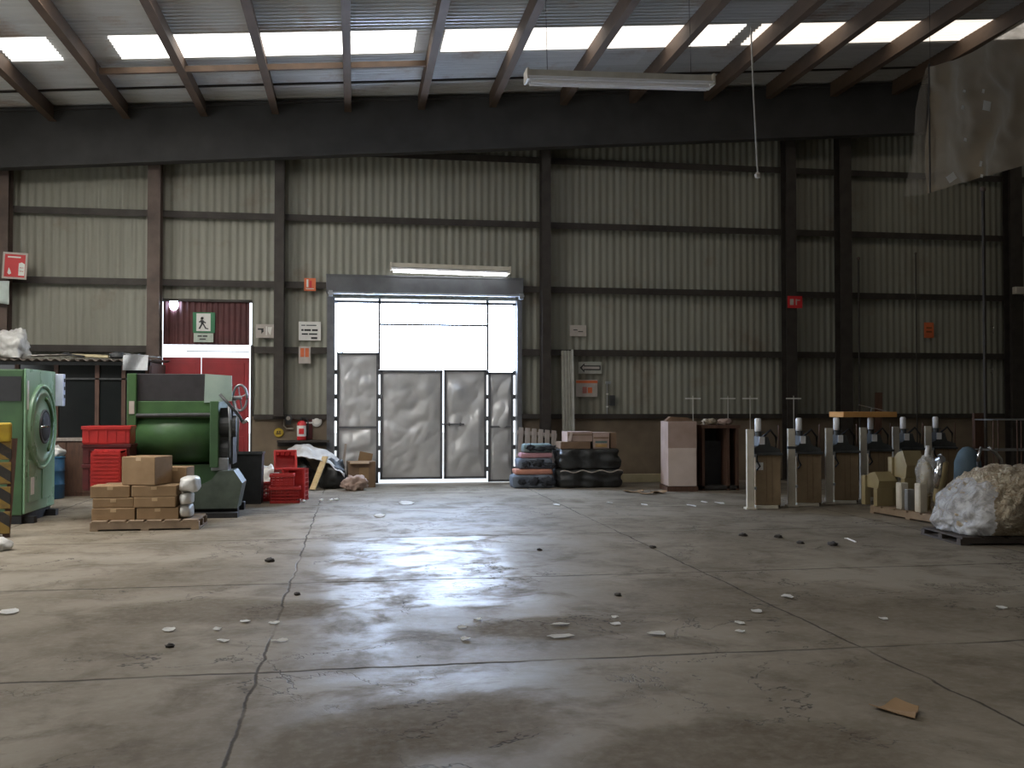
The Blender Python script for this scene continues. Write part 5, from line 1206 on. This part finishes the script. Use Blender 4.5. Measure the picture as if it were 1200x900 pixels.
# slate blue cone, chrome tubes and wire racks behind the bundle
x, _ = wp(1134, 545, 13.7)
cn = thing('fabric_cone', 'slate blue rounded fabric form standing behind the cloth bundle', 'form', (x, 13.7, 0))
zc_ = wp(1134, 523, 13.7)[1]
MB().lathe([(0, 0.02), (0.20, 0.02), (0.2, 0.45), (0.19, 0.75), (0.14, zc_ - 0.1), (0.07, zc_ - 0.02), (0, zc_)], 28).build('body', SLATEBLUE, cn, smooth=True)
MB().lathe([(0, 0), (0.24, 0), (0.24, 0.02), (0, 0.02)], 28).build('base', DARKGREY, cn)
for i, (pts, lb) in enumerate(((((1146, 541), (1147, 533), (1150, 524)), 'short chrome tube behind the bundle, left of the thin pole'), (((1158, 524), (1166, 530), (1173, 538), (1174, 549)), 'long curved chrome tube behind the bundle, right of the thin pole'))):
    P3 = [Vector((wp(a, b, 13.2)[0], 13.2, wp(a, b, 13.2)[1])) for a, b in pts]
    foot = P3[0 if i == 0 else -1]
    base = Vector((foot.x, 13.2, 0))
    t = thing('chrome_tube', lb, 'tube', base)
    MB().tube([p - base for p in P3], 0.025, 10).build('curved_end', CHROME, t, smooth=True)
    MB().cyl((0, 0, 0), foot - base, 0.02, seg=10).lathe([(0, 0), (0.14, 0), (0.14, 0.015), (0, 0.02)], 20).build('stand', DARKGREY, t)
xq0, xq1 = wp(1164, 500, 15.2)[0], wp(1230, 500, 15.2)[0]; zq = wp(1180, 492, 15.2)[1]
rk = thing('wire_rack', 'thin metal frame rack behind the cloth bundle at the far right', 'rack', ((xq0 + xq1) / 2, 15.2, 0))
w = xq1 - xq0
for i, s in enumerate((-0.5, -0.08, 0.34, 0.5)):
    for y_ in (0, 0.5): MB().cyl((s * w, y_, 0), (s * w, y_, zq), 0.012, seg=8).build('upright', WOOD_BROWN, rk)
mb = MB()
for z in (zq, zq - 0.52, 0.3):
    for y_ in (0, 0.5): mb.cyl((-w / 2, y_, z), (w / 2, y_, z), 0.011, seg=8)
    for s in (-0.5, 0.5): mb.cyl((s * w, 0, z), (s * w, 0.5, z), 0.011, seg=8)
mb.build('crossbar', STEELGREY, rk)
# brown board upright beside the thin pole
x, _ = wp(1147, 510, 16.5)
tag(MB().bb(-0.11, 0.11, -0.03, 0.03, 0, wp(1147, 484, 16.5)[1], 0.004).build('upright_board', WOOD_BROWN, loc=(x, 16.5, 0)), 'narrow brown board standing upright left of the thin dark pole', 'board')
# thin poles against the right wall
for px, y0, Y, r, lb in ((1152, 222, 16.2, 0.03, 'tall thin dark pole in front of the far right wall'), (1073, 297, YW - 0.35, 0.016, 'thin dark pole with a round top on the right wall'), (1006, 303, YW - 0.35, 0.022, 'thin dark pole just right of the thick column')):
    x, z = wp(px, y0, Y)
    t = thing('thin_pole', lb, 'pole', (x, Y, 0))
    MB().cyl((0, 0, 0), (0, 0, z), r, seg=10).build('shaft', STEEL_DARK, t)
    MB().lathe([(0, 0), (0.09, 0), (0.09, 0.02), (0, 0.03)], 16).build('foot', STEEL_DARK, t)
    MB().blob((0, 0, z), (r * 1.8, r * 1.8, r * 1.8), 0.0, 1, 0, 2).build('top_knob', STEEL_BROWN, t)
x, z = wp(1192, 341, 19.8)
fl = thing('wall_floodlight', 'small pale lamp box on the far right column', 'lamp', (x, 19.72, z))
MB().bb(-0.14, 0.14, -0.06, 0.06, -0.08, 0.08, 0.01).build('housing', CREAM, fl)
MB().bb(-0.11, 0.11, -0.068, -0.06, -0.05, 0.05).build('lens', SIGNPALE, fl)
MB().bb(-0.02, 0.02, 0.06, 0.16, -0.02, 0.02).build('bracket', STEEL_DARK, fl)
for i, (px, py) in enumerate(((1163, 387), (1162, 436))):
    x, z = wp(px, py, YW - 0.1)
    tag(MB().tube([(0, 0, 0.1), (0.03, -0.01, 0.04), (-0.02, -0.01, 0.0), (0.02, 0, -0.07)], 0.012, 6).bb(-0.01, 0.02, 0, 0.06, 0.08, 0.1).build('wall_hook', CHROME, loc=(x, YW - 0.1, z)), ('bright metal hook high on the far right wall', 'bright metal hook low on the far right wall')[i], 'hook')
x, _ = wp(1013, 460, YW - 0.3)
tag(MB().box((0, 0, 0.95), (0.16, 0.03, 1.9), Matrix.Rotation(0.03, 4, 'Y')).build('leaning_board', WOOD_BROWN, loc=(x + 0.28, YW - 0.35, 0)), 'narrow brown board leaning beside the thick column', 'board')

# ------------------------------------------------------------------ litter and painted light spots on the floor
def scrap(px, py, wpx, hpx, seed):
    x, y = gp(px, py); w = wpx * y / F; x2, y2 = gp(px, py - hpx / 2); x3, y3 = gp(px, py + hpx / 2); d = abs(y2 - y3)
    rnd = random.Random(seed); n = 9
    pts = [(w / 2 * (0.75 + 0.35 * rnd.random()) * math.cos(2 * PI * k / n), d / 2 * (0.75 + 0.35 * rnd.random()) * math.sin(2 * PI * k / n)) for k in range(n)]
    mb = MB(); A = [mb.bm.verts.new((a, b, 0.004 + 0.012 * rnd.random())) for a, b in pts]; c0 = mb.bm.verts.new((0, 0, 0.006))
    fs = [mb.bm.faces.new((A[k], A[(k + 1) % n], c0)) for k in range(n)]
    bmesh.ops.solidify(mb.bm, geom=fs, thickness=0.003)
    return mb.build('paper_and_light_spot', PAPER_AND_LIGHT, loc=(x, y, 0.002))
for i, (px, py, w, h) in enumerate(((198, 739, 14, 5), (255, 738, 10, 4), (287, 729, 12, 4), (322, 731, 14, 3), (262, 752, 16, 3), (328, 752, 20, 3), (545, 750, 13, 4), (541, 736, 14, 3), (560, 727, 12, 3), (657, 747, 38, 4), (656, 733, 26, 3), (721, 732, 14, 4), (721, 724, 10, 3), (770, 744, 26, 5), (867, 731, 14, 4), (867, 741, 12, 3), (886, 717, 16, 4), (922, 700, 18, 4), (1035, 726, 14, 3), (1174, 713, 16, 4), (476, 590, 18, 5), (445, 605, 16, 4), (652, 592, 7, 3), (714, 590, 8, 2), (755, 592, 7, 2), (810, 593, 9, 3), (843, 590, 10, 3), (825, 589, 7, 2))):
    o = scrap(px, py, w, h, i)  # mostly light spots drawn as flat white pieces, with some real paper
    tag(o, 'small flat white piece, one of the light spots and paper scraps on the floor', 'paper scrap', 'white paper scraps and light spots on the floor')
tag(scrap(11, 718, 22, 7, 99), 'larger white paper scrap alone at the left edge of the floor', 'paper scrap', 'white paper scraps and light spots on the floor')
for i, (px, py, w) in enumerate(((871, 628, 9), (912, 630, 9), (938, 637, 8), (976, 639, 11), (765, 642, 7), (724, 698, 8), (316, 658, 10), (348, 697, 7), (199, 758, 9), (632, 645, 6))):
    x, y = gp(px, py); r = w / 2 * y / F
    tag(MB().blob((0, 0, r * 0.3), (r, r * 1.3, r * 0.5), 0.5, 2.2, 80 + i, 3, floor=0).build('dirt_clod', DIRT, loc=(x, y, 0), smooth=True), 'small dark clod of dirt on the concrete floor', 'dirt clod', 'dark clods on the floor')
x, y = gp(993, 632); x2, y2 = gp(1003, 636)
tag(MB().cyl((0, 0, 0.01), (x2 - x, y2 - y, 0.01), 0.009, seg=8).cyl((-0.03, 0.02, 0.01), (0, 0, 0.01), 0.005, seg=8).build('white_stick', SIGNWHITE, loc=(x, y, 0)), 'thin white stick on the floor in front of the presses', 'stick')
x, y = gp(1054, 834)
def leaf(u, v):
    a = (u - 0.5) * 0.15; b = (v - 0.5) * 0.26 * (1 - 0.5 * u)
    return Vector((a, b, 0.006 + 0.022 * u * u + 0.03 * (v - 0.5) ** 2 + 0.012 * math.sin(6 * u + 2 * v)))
cs = tag(MB().grid(leaf, 12, 10, 0.004).build('cardboard_scrap', CARD, loc=(x, y, 0.0), rot=0.5), 'torn brown cardboard piece alone on the near right floor', 'cardboard')
x, y = gp(368, 588)
for i in range(6):
    q = random.Random(i)
    tag(MB().blob((0, 0, 0.015), (0.035, 0.05, 0.025), 0.5, 2, i, 2, floor=0).build('foam_crumb', PAPER_AND_LIGHT, loc=(x - 0.35 + 0.75 * q.random(), y - 0.12 + 0.3 * q.random(), 0), smooth=True), 'small white foam crumb on the floor by the red crates', 'foam crumb', 'foam crumbs by the red crates')
